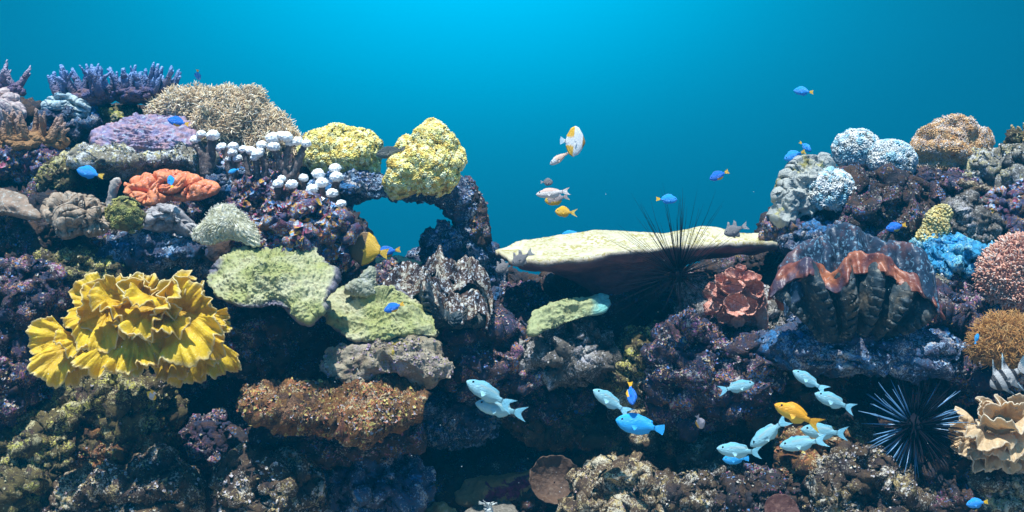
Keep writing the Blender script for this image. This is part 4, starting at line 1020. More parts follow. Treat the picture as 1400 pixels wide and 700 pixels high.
# ---------- giant clams
def clam(name, lab, pxb, pyb, y, bw, dep, front, back, folds, ph, shell_m, mantle_m, seed, drop, inner, scute=1.0, rag=.5, gape=.55, mantle_b=None, flesh_m=None, frill=0., mid=()):
    """two fluted valves open upwards; front/back: the two lips as (px, py) read along the shell; bw half width of the base; dep half depth"""
    s = S(y); b = thing(name, lab, 'giant clam', P(pxb, pyb, y))
    nu, nv = 300, 100
    v = np.linspace(0, 1, nv)[:, None]
    fr = np.array(front, float); bk = np.array(back, float)
    def lip(u, side):
        L = fr if side < 0 else bk
        uu = (L[:, 0]-L[0, 0])/(L[-1, 0]-L[0, 0])*2-1
        uf = np.linspace(-1, 1, 200); zf = np.interp(uf, uu, pyb-L[:, 1])
        for _ in range(4): zf[1:-1] = (zf[:-2]+2*zf[1:-1]+zf[2:])/4
        x = np.interp(u, [-1, 1], [L[0, 0]-pxb, L[-1, 0]-pxb]); z = np.interp(u, uf, zf)
        k = np.cos(np.pi*folds*u+ph)
        end = np.sqrt(np.clip(1-u**2, 0, 1))
        return x, side*dep*(gape*end+.30*k*(.35+.65*end)), z, k, end
    for side in (-1, 1):
        u = np.linspace(-1, 1, nu)[None]
        lx, ly, lz, k, end = lip(u, side)
        bx = u*bw
        X = bx*(1-v)+lx*v; Z = lz*v**.9
        Y = ly*v+side*dep*(.30*(.3+.7*end)+.55*np.sin(np.pi*np.clip(v, 0, 1)*.9)*(.2+.8*end))*(1-v**3)+side*dep*.25*k*np.sin(np.pi*np.clip(v*.9, 0, 1))**.7*(1-v**4)
        saw = (v*9+.10*k+.1*np.sin(u*7)) % 1.0
        Y = Y+side*scute*dep*.34*np.clip(k-.05, 0, 1)**.6*(saw**2.2)*np.clip(v*4, 0, 1)*np.clip((.90-v)*5, 0, 1)
        V = np.stack(np.broadcast_arrays(X, Y, Z), -1).reshape(-1, 3)*s
        V = V+vnoise(V*26, 3, seed+side)*.004
        o = mk('shell', V+P(pxb, pyb, y), grid_faces(nv, nu), shell_m, b)
        m = o.modifiers.new('thickness', 'SOLIDIFY'); m.thickness = .008; m.offset = 0
    nw = 50; um = np.linspace(-1, 1, 460)[None]; w = np.linspace(0, 1, nw)[:, None]
    for side in (-1, 1):
        lx, ly, lz, k, end = lip(um, side)
        ruf = np.sin(um*29+seed+side)*.6+.4*np.sin(um*53+seed*2)+.25*np.sin(um*90+seed)
        lz = lz+frill*ruf*end
        D = drop*(1-.12*k+.16*rag*ruf+.35*np.clip(um-.2, 0, 1))*(.40+.60*end)
        ins = inner[0 if side < 0 else 1]
        # inside part rises to the lip, then a rounded roll, then a skirt hanging outside
        a = np.clip(w/.5, 0, 1); c_ = np.clip((w-.5)/.5, 0, 1)
        roll = 5.0
        Z = lz-ins*(1-a)**1.4+roll*np.sin(np.pi*np.clip((w-.3)/.4, 0, 1))-D*c_**1.25
        Y = ly-side*(ins*.45*(1-a)+roll*1.2*(1-a)**.3*(a < 1))+side*(roll*1.4*np.sqrt(c_)+rag*5*ruf*c_**1.5+D*.55*c_)
        X = lx*(1+.02*c_)+rag*4*np.cos(um*29+seed+side)*c_
        V = np.stack(np.broadcast_arrays(X, Y, Z), -1).reshape(-1, 3)*s
        V = V+vnoise(V*30, 2, seed+7)*.004
        o = mk('mantle', V+P(pxb, pyb, y), grid_faces(nw, 460), mantle_m if side < 0 else (mantle_b or mantle_m), b)
        m = o.modifiers.new('thickness', 'SOLIDIFY'); m.thickness = .006; m.offset = 0
    for q, fm in enumerate(mid):
        l0 = lip(um, -1); l1 = lip(um, 1); k, end = l0[3], l0[4]
        ruf = np.sin(um*(21+q*5)+q*2.1)*.7+.5*np.sin(um*47+q)
        a = np.clip(w/.5, 0, 1); c_ = np.clip((w-.5)/.5, 0, 1)
        wob = np.sin(um*7.5+q*2.4)
        Z = l0[2]*(1-fm)+l1[2]*fm-4+5*wob*end+3*ruf*end-9*(1-a)**1.4+4*np.sin(np.pi*np.clip((w-.3)/.4, 0, 1))-drop*.8*end*c_**1.2
        Y = l0[1]*(1-fm)+l1[1]*fm+6*wob-5*c_-3*ruf*c_
        X = l0[0]*.94+4*np.cos(um*21+q)*c_
        V = np.stack(np.broadcast_arrays(X, Y, Z), -1).reshape(-1, 3)*s
        o = mk('mantle', V+vnoise(V*30, 2, seed+q)*.004+P(pxb, pyb, y), grid_faces(nw, 460), mantle_m, b)
        m = o.modifiers.new('thickness', 'SOLIDIFY'); m.thickness = .006; m.offset = 0
    um = np.linspace(-.97, .97, 160)[None]; f = np.linspace(0, 1, 30)[:, None]
    l0 = lip(um, -1); l1 = lip(um, 1)
    X = l0[0]*(1-f)+l1[0]*f; Y = l0[1]*(1-f)+l1[1]*f; Z = (l0[2]-inner[0])*(1-f)+(l1[2]-inner[1])*f-2
    V = np.stack(np.broadcast_arrays(X, Y, Z), -1).reshape(-1, 3)*s
    mk('flesh', V+vnoise(V*20, 3, seed+9)*.006+P(pxb, pyb, y), grid_faces(30, 160), flesh_m or mantle_m, b)
    return b
t = NT('clam_shell'); c = t.ramp(t.noise(14, 5, .6), [(.3, (.010, .022, .032)), (.5, (.028, .045, .055)), (.7, (.08, .065, .045))])
c = t.mix(t.ramp(t.noise(60, 5, .7), [(.56, 0.), (.66, 1.)]), c, (.22, .20, .16))
SHELL = t.done(c, .6, t.bump(t.noise(70, 5), .004), .3)
t = NT('clam_mantle_orange'); c = t.ramp(t.noise(12, 4, .6, .4), [(.34, (.07, .025, .030)), (.48, (.20, .055, .032)), (.66, (.38, .13, .055))])
c = t.mix(t.ramp(t.noise(8, 4, .6, .4), [(.56, 0.), (.66, .8)]), c, (.05, .05, .085))
c = t.mix(t.ramp(t.noise(90, 4, .65), [(.60, 0.), (.68, .6)]), c, (.40, .30, .26))
MANT = t.done(c, .42, t.bump(t.noise(90, 4), .002), .4)
t = NT('clam_mantle_violet'); c = t.ramp(t.noise(11, 4, .6, .5), [(.36, (.010, .025, .048)), (.54, (.03, .045, .075)), (.70, (.14, .06, .05))])
c = t.mix(t.ramp(t.math('ADD', t.noise(110, 3, .5, .6), t.math('MULTIPLY', t.noise(14, 3), .3)), [(.735, 0.), (.77, .8)]), c, (.14, .28, .38))
MANB = t.done(c, .42, t.bump(t.noise(90, 4), .002), .4)
clam('giant_clam', 'large giant clam with a fluted shell and rust-orange ruffled lips', 1164, 466, td(1170, 420, .40), 44, 44,
     [(1053, 398), (1062, 378), (1080, 364), (1098, 354), (1116, 366), (1132, 378), (1148, 354), (1166, 349), (1186, 349), (1208, 354), (1226, 374), (1244, 378), (1260, 388), (1272, 402), (1281, 426)],
     [(1068, 372), (1082, 352), (1100, 342), (1120, 334), (1140, 322), (1160, 312), (1176, 316), (1196, 328), (1214, 338), (1232, 337), (1250, 340), (1268, 352), (1276, 372), (1274, 392)],
     4.87, 3.29, SHELL, MANT, 851, 19, (16, 58), .62, .6, mantle_b=MANB, frill=1.5)
t = NT('clam_mantle_speckled'); 
w_ = t.noise(30, 3, .5); vv = t.noise(120, 3, .5, 1.2)
c = t.mix(t.ramp(t.math('ADD', vv, t.math('MULTIPLY', t.math('SUBTRACT', w_, .5), .5)), [(.53, 0.), (.575, 1.)]), t.ramp(w_, [(.4, (.045, .022, .016)), (.6, (.12, .06, .03))]), t.ramp(w_, [(.4, (.52, .58, .64)), (.6, (.42, .38, .30))]))
MSP = t.done(c, .45, t.bump(t.noise(90, 4), .002), .4)
clam('giant_clam', 'brown clam with white-speckled wavy lips right of the terraced green coral', 600, 446, td(600, 400, .46), 48, 40,
     [(520, 406), (532, 414), (550, 412), (565, 398), (577, 378), (588, 374), (597, 396), (608, 414), (626, 420), (642, 414), (652, 402), (662, 414), (670, 438)],
     [(526, 390), (540, 372), (558, 366), (576, 374), (590, 358), (599, 346), (608, 360), (622, 368), (640, 358), (656, 368), (666, 384), (672, 408)],
     3.4, 1.2, SHELL, MSP, 861, 17, (9, 20), .7, 1.3, .75, flesh_m=mat_coral('dark_clam_flesh', (.02, .012, .010), (.06, .03, .02), 30, (.10, .06, .05), 90), frill=3.5, mid=(.3, .68))

# ---------- sea urchins
def urchin(lab, px, py, y, rb, n, L0, L1, r, mat, seed, upbias=0., glint=None):
    s = S(y); rng = np.random.RandomState(seed); o0 = P(px, py, y)
    b = thing('sea_urchin', lab, 'sea urchin', o0)
    V, F = ico(4); V = V*np.array([1, 1, .8])*rb*s; V = V+V*(.08*fbm(V*40, 2, seed)[:, None]); mk('test', V+o0, F, mat, b)
    d = rng.normal(size=(n, 3)); d[:, 2] += upbias*np.abs(rng.normal(size=n)); d[:, 1] -= .25
    d /= np.linalg.norm(d, axis=1, keepdims=True)
    Ls = rng.uniform(L0, L1, n)*s
    k = np.argsort(-Ls*np.hypot(d[:, 0], d[:, 2]))
    rest = []
    for j, i in enumerate(k):
        ln = Ls[i]; p0 = o0+d[i]*rb*s*.7; bend = rng.normal(size=3)*.015*ln
        pth = np.stack([p0, p0+d[i]*ln*.35+bend*.8, p0+d[i]*ln*.7+bend, p0+d[i]*ln])
        tv, tf = tube(pth, np.array([1, .85, .6, .16])*r*s, 5)
        m_ = glint if glint and (math.sin(math.atan2(d[i][2], d[i][0])*2.5+1.2) > -.15) else mat  # spines at some angles get the painted glint colour
        if j < 100: mk('spine', tv, tf, m_, b)
        else: rest.append((tv, tf))
    if rest: tag(mk('spine', *join(rest), mat, b), kind='stuff')
t = NT('urchin_black'); URB = t.done((.006, .006, .011), .7, None, .06)
t = NT('urchin_painted_glint'); URG = t.done((.12, .27, .46), .3, None, .6)  # blue light catching black spines, put into their base colour
urchin('black long-spined sea urchin in front of the table coral', 928, 376, .06, 13, 170, 46, 124, .42, URB, 881, .75)
urchin('black spiky sea urchin with painted blue glints low on the right', 1250, 582, td(1250, 582, .42), 20, 260, 40, 66, 1.3, URB, 891, .1, URG)
# tube anemone on the sand, thin whip
b = thing('tube_anemone', 'small pale anemone with curling tentacles on the bottom sand', 'anemone', P(668, 700, td(668, 690, .20)))
rng = np.random.RandomState(7); AN = mat_coral('pale_tentacle', (.45, .5, .5), (.6, .64, .62), 60)
mk('column', *stalk_mesh([(668, 694), (668, 702), (667, 712)], [6, 6, 7], td(668, 690, .20), 902, 16), AN, b)
for i in range(14):
    a = rng.uniform(0, 2*np.pi); rr = rng.uniform(6, 16); q = td(668, 690, .20)
    mk('tentacle', *stalk_mesh([(668, 696), (668+rr*.5*math.cos(a), 690-3*abs(math.sin(a)), .012*math.sin(a)), (668+rr*math.cos(a), 688+4*math.sin(a), .03*math.sin(a))], [1.4, 1.1, .5], q, 903+i, 6), AN, b)
V, F = stalk_mesh([(748, 556), (742, 578), (734, 610), (725, 644)], [.35, .35, .35, .35], td(740, 600, .12), 921, 5)
tag(mk('thin_line', V, F, mat_coral('grey_line', (.3, .34, .36), (.36, .4, .42), 20)), 'thin pale line hanging across the dark hollow', 'line')
# broken twigs of dead coral on the right
for i, (x0, y0, x1, y1, lab) in enumerate([(1312, 250, 1372, 268, 'long pale broken coral twig lying on the blocky grey rock'), (1318, 262, 1350, 256, 'short pale broken coral twig beside the long one')]):
    yy = td(1330, 262, .26)
    V, F = stalk_mesh([(x0, y0), ((x0+x1)/2, (y0+y1)/2-2), (x1, y1)], [5, 4.5, 5], yy, 931+i, 18); V = V+vnoise(V*30, 2, 933)*.005
    tag(mk('coral_twig', V, F, M['tan']), lab, 'coral twig')
for i, (px, py, rx, ry, m_, lab) in enumerate([(1386, 192, 8, 12, 'olive', 'small olive knob standing on the top right crest'), (1366, 356, 30, 20, 'electric', 'stone with blue light in its colour tucked behind the salmon-pink coral'), (1300, 345, 14, 10, 'pale', 'small whitish stone on the rock with electric-blue light in its colour')]):
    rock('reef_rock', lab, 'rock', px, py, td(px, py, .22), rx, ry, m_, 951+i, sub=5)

# ================================================================== fish
def fish_mesh(name, prof_t, top, bot, wid, dors, anal, tail_h, fork, colfn, eye=(.115, .05), eye_r=.024, bend=0., ped=.035, tail_len=.20, pect=(.30, -.02, .13)):
    """nose at x=0 looking along -x, tail tip at x=1; one continuous skin with its fins"""
    n = 60; x = np.r_[np.linspace(0, 1-tail_len, 42), np.linspace(1-tail_len, 1, 18)]
    xs = x/(1-tail_len)
    it = lambda a: np.interp(np.clip(xs, 0, 1), prof_t, a)
    T, B, Wd = it(top), it(bot), it(wid)
    tl = np.clip((x-(1-tail_len))/tail_len, 0, 1)
    T = np.where(tl > 0, ped+(tail_h-ped)*tl**.8, T); B = np.where(tl > 0, ped+(tail_h-ped)*tl**.8, B)
    Wd = np.where(tl > 0, np.interp(tl, [0, .2, 1], [wid[-1], .008, .002]), Wd)
    D = np.interp(xs, *dors)*(tl <= 0); A = np.interp(xs, *anal)*(tl <= 0)
    ph = np.linspace(0, np.pi, 13)[1:-1]
    V = []
    for i in range(n):
        zc = (T[i]-B[i])/2; hh = (T[i]+B[i])/2
        ring = [(0, T[i]+D[i]), (.0035, T[i]*.99+D[i]*.5)]
        ring += [(Wd[i]*math.sin(p)**.9, zc+hh*math.cos(p)) for p in ph]
        ring += [(.0035, -B[i]*.99-A[i]*.5), (0, -B[i]-A[i]), (-.0035, -B[i]*.99-A[i]*.5)]
        ring += [(-Wd[i]*math.sin(p)**.9, zc+hh*math.cos(p)) for p in ph[::-1]]
        ring += [(-.0035, T[i]*.99+D[i]*.5)]
        for yy, zz in ring:
            xx = x[i]
            if tl[i] > 0: xx = x[i]+(fork*(abs(zz)/max(tail_h, 1e-6))**1.5-fork*.6)*tl[i]
            elif D[i] > 0 and zz > T[i]: xx = x[i]+.5*(zz-T[i])
            elif A[i] > 0 and zz < -B[i]: xx = x[i]+.5*(-B[i]-zz)
            V.append((xx, yy, zz))
    m = len(V)//n; V = np.array(V); F = [grid_faces(n, m, True)]
    nose = len(V); V = np.concatenate([V, [[-.004, 0, (T[0]-B[0])/2]]]); j = np.arange(m); F.append(np.stack([(j+1) % m, j, np.full(m, nose)], 1))
    # pectoral fins
    px, pz, pl = pect; wv = np.interp(px, prof_t, wid)
    for sd in (-1, 1):
        k = len(V); q = []
        for a in np.linspace(-.9, .5, 7): q.append((px+pl*math.cos(a), sd*(wv+.05), pz+pl*.7*math.sin(a)-.02))
        V = np.concatenate([V, [[px, sd*wv*.88, pz]], np.array(q)]); F.append(np.array([[k, k+1+i, k+2+i] for i in range(6)]))
    V[:, 1] += bend*(np.clip(V[:, 0]-.25, 0, 1))**2
    col = colfn(V)
    cen = np.array([.5, 0, 0])
    o = mk(name, V-cen, F, FISH, at=(0, 0, 0), col=col)
    eyes = []
    for sd in (-1, 1):
        U, Fi = ico(2); w_ = np.interp(eye[0]/(1-tail_len), prof_t, wid)*.86
        E = U*np.array([eye_r, eye_r*.55, eye_r])+np.array([eye[0], sd*w_, eye[1]])-cen
        e = mk('eye', E, Fi, EYE, o); eyes.append(e)
    return o
t = NT('fish_skin'); v_ = t.ramp(t.noise(300, 3, vec=t.tc.outputs['Object']), [(.3, .94), (.7, 1.03)])
lat = t.voro(58, vec=t.tc.outputs['Object'])
oi = t.n.new('ShaderNodeObjectInfo'); va = t.ramp(oi.outputs['Random'], [(0., .94), (1., 1.08)])
sc = t.ramp(lat, [(.30, 1.), (.62, .93)])
fc = t.mix(1.0, t.mix(1.0, t.mix(1.0, t.attr(), v_, 'MULTIPLY'), sc, 'MULTIPLY'), va, 'MULTIPLY')
FISH = t.done(fc, .36, t.bump(lat, .005, .5), .5)
t = NT('fish_eye'); EYE = t.done((.006, .006, .01), .12, None, .6)
def two(c1, c2, f): return np.where(f[:, None], np.array(c2), np.array(c1))
PT = [0, .06, .16, .32, .5, .7, .86, 1.0]
def oval(h, flat=1.0): return [h*.10, h*.42, h*.74, h*.98, h, h*.72, h*.36, .05]
def c_damsel(V, b=(.014, .20, .78), y=(.95, .50, .01), cut=.80, belly=True):
    f = V[:, 0] > cut+.02*np.sin(V[:, 2]*40)
    if belly: f = f | (V[:, 2] < -.135+.10*(V[:, 0]-.2)*0) & (V[:, 0] > .34)
    c = two(b, y, f); dk = np.clip((V[:, 2]-.08)*5, 0, 1)[:, None]*(~f)[:, None]
    return c*(1-dk*.35)
def c_plainblue(V): 
    return np.tile(np.array([.025, .44, .95]), (len(V), 1))*(1-.15*np.clip(V[:, 2:3]*5, 0, 1))
def c_bluetail(V): return two((.02, .34, .90), (.95, .55, .02), V[:, 0] > .80)
def c_chromis(V):
    g = np.clip((V[:, 2:3]+.09)/.20, 0, 1); c = np.array([.38, .70, .77])*(1-g)+np.array([.16, .45, .56])*g
    c = np.where((V[:, 0] > .80)[:, None], np.array([.26, .66, .82]), c)
    band = np.exp(-((V[:, 2]-.035-.045*np.sin(V[:, 0]*3))/.020)**2)[:, None]*((V[:, 0] > .26) & (V[:, 0] < .80))[:, None]*.75
    c = c*(1-band)+np.array([.36, .44, .40])*band
    fin = (np.abs(V[:, 2]) > .155)[:, None] & (V[:, 0] < .78)[:, None]
    return np.where(fin, np.array([.18, .52, .66]), c)
def c_anthias(V): return two((.95, .42, .01), (.95, .58, .05), V[:, 2] < -.04)
def c_yellow(V): return two((.92, .50, .02), (.85, .60, .10), V[:, 0] > .82)
def c_whitepink(V): return two((.84, .74, .68), (.76, .52, .42), V[:, 2] > .05)
def c_pinkend(V): return two((.72, .70, .70), (.80, .55, .42), V[:, 0] > .30)
def c_greyyel(V): return two((.36, .30, .30), (.90, .52, .03), (V[:, 0] < .12) | (V[:, 2] < -.12))
def c_grey(V): return two((.22, .20, .20), (.34, .33, .33), V[:, 0] > .82)
def c_dark(V): return two((.05, .06, .055), (.11, .12, .10), V[:, 2] < 0)
def c_butterfly(V):
    c = np.tile(np.array([.86, .88, .88]), (len(V), 1))
    yl = (V[:, 0] > .46) & (np.abs(V[:, 2]) > .17+.5*np.clip(.62-V[:, 0], 0, 1)); c[yl] = (.92, .50, .01)
    c[(V[:, 0] > .86)] = (.55, .80, .90); c[(V[:, 0] < .10)] = (.5, .25, .05)
    return c
def c_tang(V):
    c = np.tile(np.array([.80, .46, .02]), (len(V), 1)); c[V[:, 0] < .42] = (.16, .09, .03); return c
def c_stripes(V):
    c = np.tile(np.array([.46, .44, .42]), (len(V), 1))
    for a in (.13, .34, .58): c[np.abs(V[:, 0]-a) < .045] = (.012, .012, .016)
    fin = (np.abs(V[:, 2]) > .24); c[fin] = (.03, .04, .055); c[(V[:, 0] > .82)] = (.14, .22, .26)
    c[(fin) & (np.abs(V[:, 0]*9 % 1) < .35)] = (.35, .50, .56)
    return c
def c_facing(V): return two((.60, .60, .62), (.92, .58, .02), (V[:, 2] > .10) | (V[:, 0] > .7) | (V[:, 2] < -.16))
def c_pale_pink(V): return two((.62, .54, .58), (.90, .45, .03), (V[:, 2] < -.16) & (V[:, 0] < .7))
std_d = ([0, .25, .35, .6, .85, .9], [0, 0, .06, .065, .05, 0]); std_a = ([0, .5, .58, .8, .88], [0, 0, .06, .055, 0])
W8 = [.01, .05, .075, .09, .085, .055, .03, .012]
def proto(kind, bend=0.):
    a = dict(
      damsel=lambda: fish_mesh('damselfish', PT, oval(.19), oval(.20), W8, std_d, std_a, .12, .04, c_damsel, bend=bend),
      damsel_tail=lambda: fish_mesh('damselfish', PT, oval(.20), oval(.20), W8, std_d, std_a, .11, .03, c_bluetail, bend=bend),
      bluefish=lambda: fish_mesh('blue_devil_fish', PT, oval(.185), oval(.20), W8, ([0, .25, .35, .6, .88, .95], [0, 0, .03, .03, .07, 0]), ([0, .5, .58, .85, .92], [0, 0, .03, .06, 0]), .11, -.02, c_plainblue, bend=bend),
      chromis=lambda: fish_mesh('chromis', PT, oval(.142), oval(.152), W8, ([0, .28, .36, .6, .80, .9], [0, 0, .03, .03, .06, 0]), ([0, .55, .62, .82, .9], [0, 0, .05, .04, 0]), .15, .13, c_chromis, bend=bend, tail_len=.22),
      anthias=lambda: fish_mesh('anthias', PT, oval(.135), oval(.145), W8, std_d, std_a, .15, .14, c_anthias, bend=bend, tail_len=.24),
      yellowfish=lambda: fish_mesh('yellow_damselfish', PT, oval(.22), oval(.22), W8, std_d, std_a, .19, .16, c_yellow, bend=bend, tail_len=.26),
      whitepink=lambda: fish_mesh('anthias', PT, oval(.13), oval(.14), W8, ([0, .25, .35, .6, .85, .9], [0, 0, .03, .035, .03, 0]), std_a, .12, .10, c_whitepink, bend=bend),
      pinkend=lambda: fish_mesh('anthias', PT, oval(.14), oval(.14), W8, ([0, .25, .35, .6, .85, .9], [0, 0, .02, .02, .02, 0]), ([0, 1], [0, 0]), .05, .02, c_pinkend, bend=bend),
      greyyel=lambda: fish_mesh('damselfish', PT, oval(.23), oval(.25), W8, std_d, std_a, .16, .08, c_greyyel, bend=bend),
      greyfish=lambda: fish_mesh('damselfish', PT, oval(.28), oval(.28), W8, std_d, std_a, .14, .05, c_grey, bend=bend),
      cardinal=lambda: fish_mesh('cardinalfish', PT, oval(.22), oval(.22), W8, ([0, .24, .27, .40, .44, .58, .61, .74, .78], [0, 0, .20, .14, .01, .01, .20, .14, 0]), ([0, .35, .40, .48, .60, .66, .8], [0, 0, .12, .02, .14, .12, 0]), .17, .08, c_grey, bend=bend, tail_len=.24),
      darkfish=lambda: fish_mesh('wrasse', PT, oval(.17), oval(.18), W8, ([0, .2, .3, .6, .9, .95], [0, 0, .03, .035, .03, 0]), std_a, .12, .0, c_dark, bend=bend),
      butterfly=lambda: fish_mesh('butterflyfish', PT, [.05, .16, .34, .52, .56, .44, .20, .07], [.05, .16, .34, .52, .56, .44, .20, .07], [.02, .05, .08, .09, .08, .05, .03, .015], ([0, .2, .35, .7, .9, .95], [0, 0, .06, .10, .08, 0]), ([0, .4, .5, .8, .9, .95], [0, 0, .06, .10, .08, 0]), .17, -.02, c_butterfly, bend=bend),
      tang=lambda: fish_mesh('yellow_tang', PT, oval(.34), oval(.34), W8, ([0, .2, .3, .7, .95, 1], [0, 0, .08, .10, .06, 0]), ([0, .4, .5, .8, .95], [0, 0, .08, .08, 0]), .14, .03, c_tang, bend=bend),
      banggai=lambda: fish_mesh('banded_cardinalfish', PT, oval(.21), oval(.22), W8, ([0, .24, .28, .38, .44, .56, .60, .68, .80], [0, 0, .30, .06, .0, .0, .34, .12, 0]), ([0, .30, .36, .44, .58, .64, .70, .84], [0, 0, .26, .0, 0, .32, .14, 0]), .26, .22, c_stripes, bend=bend, tail_len=.30),
      facing=lambda: fish_mesh('yellow_damselfish', PT, oval(.24), oval(.24), [.02, .07, .10, .12, .11, .07, .03, .012], std_d, std_a, .14, .05, c_facing, bend=bend, pect=(.30, -.02, .22)),
      palepink=lambda: fish_mesh('damselfish', PT, oval(.24), oval(.24), W8, std_d, std_a, .15, .08, c_pale_pink, bend=bend),
    )
    return a[kind]()
_protos = {}
def fish(kind, nose, tail, off, lab, group=None, cat='fish', yaw=0., roll=0., var=0, y=None, scale=1.):
    """nose and tail tip in picture units; off = metres in front of the reef there; yaw turns it towards the viewer"""
    key = (kind, var)
    if key not in _protos:
        o = _protos[key] = proto(kind, [.05, .24, -.20][var])
    else:
        src = _protos[key]; o = src.copy(); COL.objects.link(o)
        for k in ('label', 'group', 'category'):
            if k in o: del o[k]
        for ch in src.children:
            c = ch.copy(); c.parent = o; COL.objects.link(c)
    cx, cy_ = (nose[0]+tail[0])/2, (nose[1]+tail[1])/2
    yy = td(cx, cy_, off) if y is None else y
    L = math.hypot(nose[0]-tail[0], nose[1]-tail[1])*S(yy)
    left = nose[0] <= tail[0]
    dxp, dyp = nose[0]-tail[0], -(nose[1]-tail[1])
    th = math.atan2(dyp, dxp)-(math.pi if left else 0)
    M_ = Matrix.Rotation(-th, 4, 'Y') @ Matrix.Rotation((0 if left else math.pi)+R(yaw), 4, 'Z') @ Matrix.Rotation(R((roll+3+(len(lab)*7 % 9))*(-1 if left else 1)), 4, 'X')
    L *= scale/max(.3, math.cos(R(yaw)))
    o.matrix_world = Matrix.Translation(Vector(P(cx, cy_, yy))) @ M_ @ Matrix.Scale(L, 4)
    tag(o, lab, cat, group)
    return o
SCH = 'school of pale green chromis'; BL = 'blue and yellow damselfish'
fish('chromis', (638, 521), (700, 556), 0.70, 'pale chromis diving left, upper of the overlapping pair above the dark hollow', SCH)
fish('chromis', (650, 551), (718, 567), 0.74, 'pale chromis, lower of the overlapping pair above the dark hollow', SCH, var=1)
fish('chromis', (811, 533), (860, 565), 0.70, 'pale chromis just above the big plain blue fish', SCH, var=2)
fish('chromis', (1031, 524), (983, 534), 0.72, 'pale chromis facing right, top left of the right-hand school', SCH, var=1)
fish('chromis', (1084, 507), (1128, 534), 0.72, 'highest pale chromis, left of the lower urchin', SCH, var=2)
fish('chromis', (1114, 538), (1168, 560), 0.74, 'pale chromis just below and right of the highest one', SCH)
fish('chromis', (1026, 610), (1077, 573), 0.76, 'pale chromis swimming down left with its tail under the orange fish', SCH)
fish('chromis', (1095, 587), (1160, 594), 0.74, 'pale chromis half behind the tail of the orange fish', SCH, var=1)
fish('chromis', (1066, 610), (1128, 601), 0.78, 'pale chromis lowest on the right of the school', SCH, var=2)
fish('chromis', (980, 613), (1042, 620), 0.78, 'pale chromis lowest on the left, over a blue fish', SCH, var=1)
fish('anthias', (1059, 553), (1122, 582), 0.80, 'bright orange anthias in the middle of the pale school')
fish('bluefish', (842, 574), (908, 588), 0.78, 'big plain blue fish with a rounded tail')
fish('bluefish', (988, 628), (1024, 627), 0.72, 'blue fish mostly hidden under the lowest left pale chromis')
fish('damsel', (864, 552), (862, 524), 0.70, 'small blue and orange damselfish hanging nose down by the tan boulder', BL, yaw=-30)
fish('palepink', (961, 587), (952, 566), 0.70, 'little pale pink fish with an orange fin edge', yaw=20)
fish('damsel_tail', (1321, 690), (1351, 686), 0.80, 'blue damselfish at the bottom right edge', BL)
fish('bluefish', (1337, 456), (1333, 470), 0.72, 'tiny blue fish beside the brown feathery coral')
fish('banggai', (1354, 528), (1410, 497), 0.86, 'black-striped silver cardinalfish with long fins at the right edge')
fish('facing', (204, 548), (211, 531), 0.88, 'tiny yellow fish facing the viewer under the yellow lettuce coral', yaw=-50)
# open water
fish('butterfly', (800, 195), (766, 192), 0, 'white butterflyfish with yellow corners in open water', y=-.10, roll=0, yaw=0, scale=1.)
fish('pinkend', (752, 225), (781, 206), 0, 'pale peach fish pointing down left from under the butterflyfish', y=-.06)
fish('greyfish', (756, 249), (739, 249), 0, 'small round grey fish above the white and pink one', y=.0)
fish('whitepink', (733, 266), (778, 261), 0, 'slim white and pink anthias between the grey and the yellow fish', y=-.08)
fish('greyyel', (745, 275), (777, 268), 0, 'grey fish with a yellow face under the slim white one', y=-.05)
fish('yellowfish', (759, 289), (788, 291), 0, 'golden yellow fish with a forked tail, lowest of the open-water column', y=-.08)
fish('damsel', (970, 245), (996, 234), 0, 'blue damselfish with an orange belly left of the right-hand crest', BL, y=.0)
fish('damsel_tail', (926, 273), (897, 272), 0, 'bright blue damselfish above the black urchin, facing right', BL, y=.0)
fish('damsel_tail', (1085, 124), (1112, 126), 0, 'blue damselfish alone high in the open water', BL, y=.45)
fish('damsel_tail', (1072, 218), (1101, 207), 0, 'blue damselfish pointing down left, lower of the pair by the right crest', BL, y=.50)
fish('damsel_tail', (1109, 207), (1093, 194), 0, 'blue damselfish pointing down right, upper of the pair by the right crest', BL, y=.56)
fish('bluefish', (768, 321), (796, 320), 0, 'blue fish peeping over the back of the table coral', y=.80)
fish('cardinal', (990, 320), (1022, 308), 0, 'grey two-finned cardinalfish on the right of the table coral', y=.12)
fish('cardinal', (700, 362), (728, 344), 0, 'dark two-finned cardinalfish under the left end of the table coral', y=.24)
fish('cardinal', (678, 372), (702, 356), 0, 'second dark cardinalfish at the left tip of the table coral', y=.30)
fish('damsel', (1211, 313), (1239, 307), .32, 'blue and yellow damselfish above the giant clam', BL)
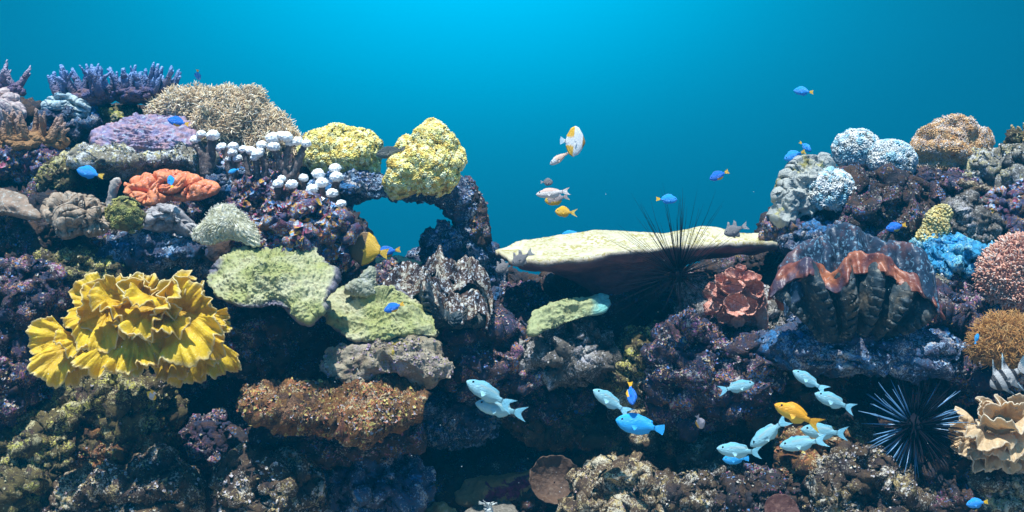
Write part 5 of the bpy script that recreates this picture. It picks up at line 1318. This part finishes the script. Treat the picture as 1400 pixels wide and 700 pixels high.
# left side
fish('damsel', (229, 163), (258, 170), .34, 'blue damselfish with an orange belly over the lavender plate', BL)
fish('damsel_tail', (105, 232), (141, 241), .36, 'dark blue damselfish in shade left of the orange brain coral', BL)
fish('damsel_tail', (230, 240), (237, 256), .46, 'tiny blue damselfish over the orange brain coral', BL, yaw=-35)
fish('damsel_tail', (269, 109), (272, 96), 0, 'tiny fish alone above the left crest, seen end on', BL, y=.60, yaw=-50)
fish('tang', (476, 336), (530, 347), 0, 'dark-faced yellow tang half behind the knobbly rock by the arch window', y=.26)
fish('damsel', (514, 347), (547, 341), 0, 'blue and yellow damselfish in the arch window', BL, y=.34)
fish('damsel', (525, 425), (552, 415), .52, 'blue and yellow damselfish over the terraced green coral', BL)
fish('darkfish', (514, 212), (556, 203), 0, 'dark grey fish between the two yellow knobbly corals', y=.36)
fish('bluefish', (312, 236), (326, 231), .36, 'small blue fish in shade under the ragged white caps')

# drifting specks in the water, far too many and small to count
rng = np.random.RandomState(77)
n_ = 90; pp = PA(rng.uniform(-20, 1420, n_), rng.uniform(250, 700, n_), rng.uniform(-1.4, -.15, n_))
V, F = stamp(ico(1), pp, np.tile([0, 0, 1.], (n_, 1)), rng.uniform(.0004, .0009, n_), rng)
tag(mk('drifting_specks', V, F, mat_coral('pale_speck', (.6, .66, .66), (.7, .75, .75), 20)), kind='stuff')

# ------------------------------------------------------------------ the water itself, as one box of even haze
def build_haze():
    x0, x1, y0, y1, z0, z1 = -8.2, 8.2, -4.2, 4.2, -3.4, 1.05
    V = np.array([(x, y, z) for x in (x0, x1) for y in (y0, y1) for z in (z0, z1)], float)
    F = np.array([[0, 1, 3, 2], [4, 6, 7, 5], [0, 4, 5, 1], [2, 3, 7, 6], [0, 2, 6, 4], [1, 5, 7, 3]])
    m = bpy.data.materials.new('water_haze'); m.use_nodes = True; nt = m.node_tree; nt.nodes.clear()
    v = nt.nodes.new('ShaderNodeVolumePrincipled'); o = nt.nodes.new('ShaderNodeOutputMaterial'); nt.links.new(v.outputs[0], o.inputs['Volume'])
    v.inputs['Color'].default_value = HAZE_COL; v.inputs['Density'].default_value = HAZE_D; v.inputs['Anisotropy'].default_value = .2
    tag(mk('haze', V, F, m, smooth=False, at=(0, 0, 0)), kind='stuff')
HAZE_COL = (.0, .40, .66, 1); HAZE_D = .024
build_haze()
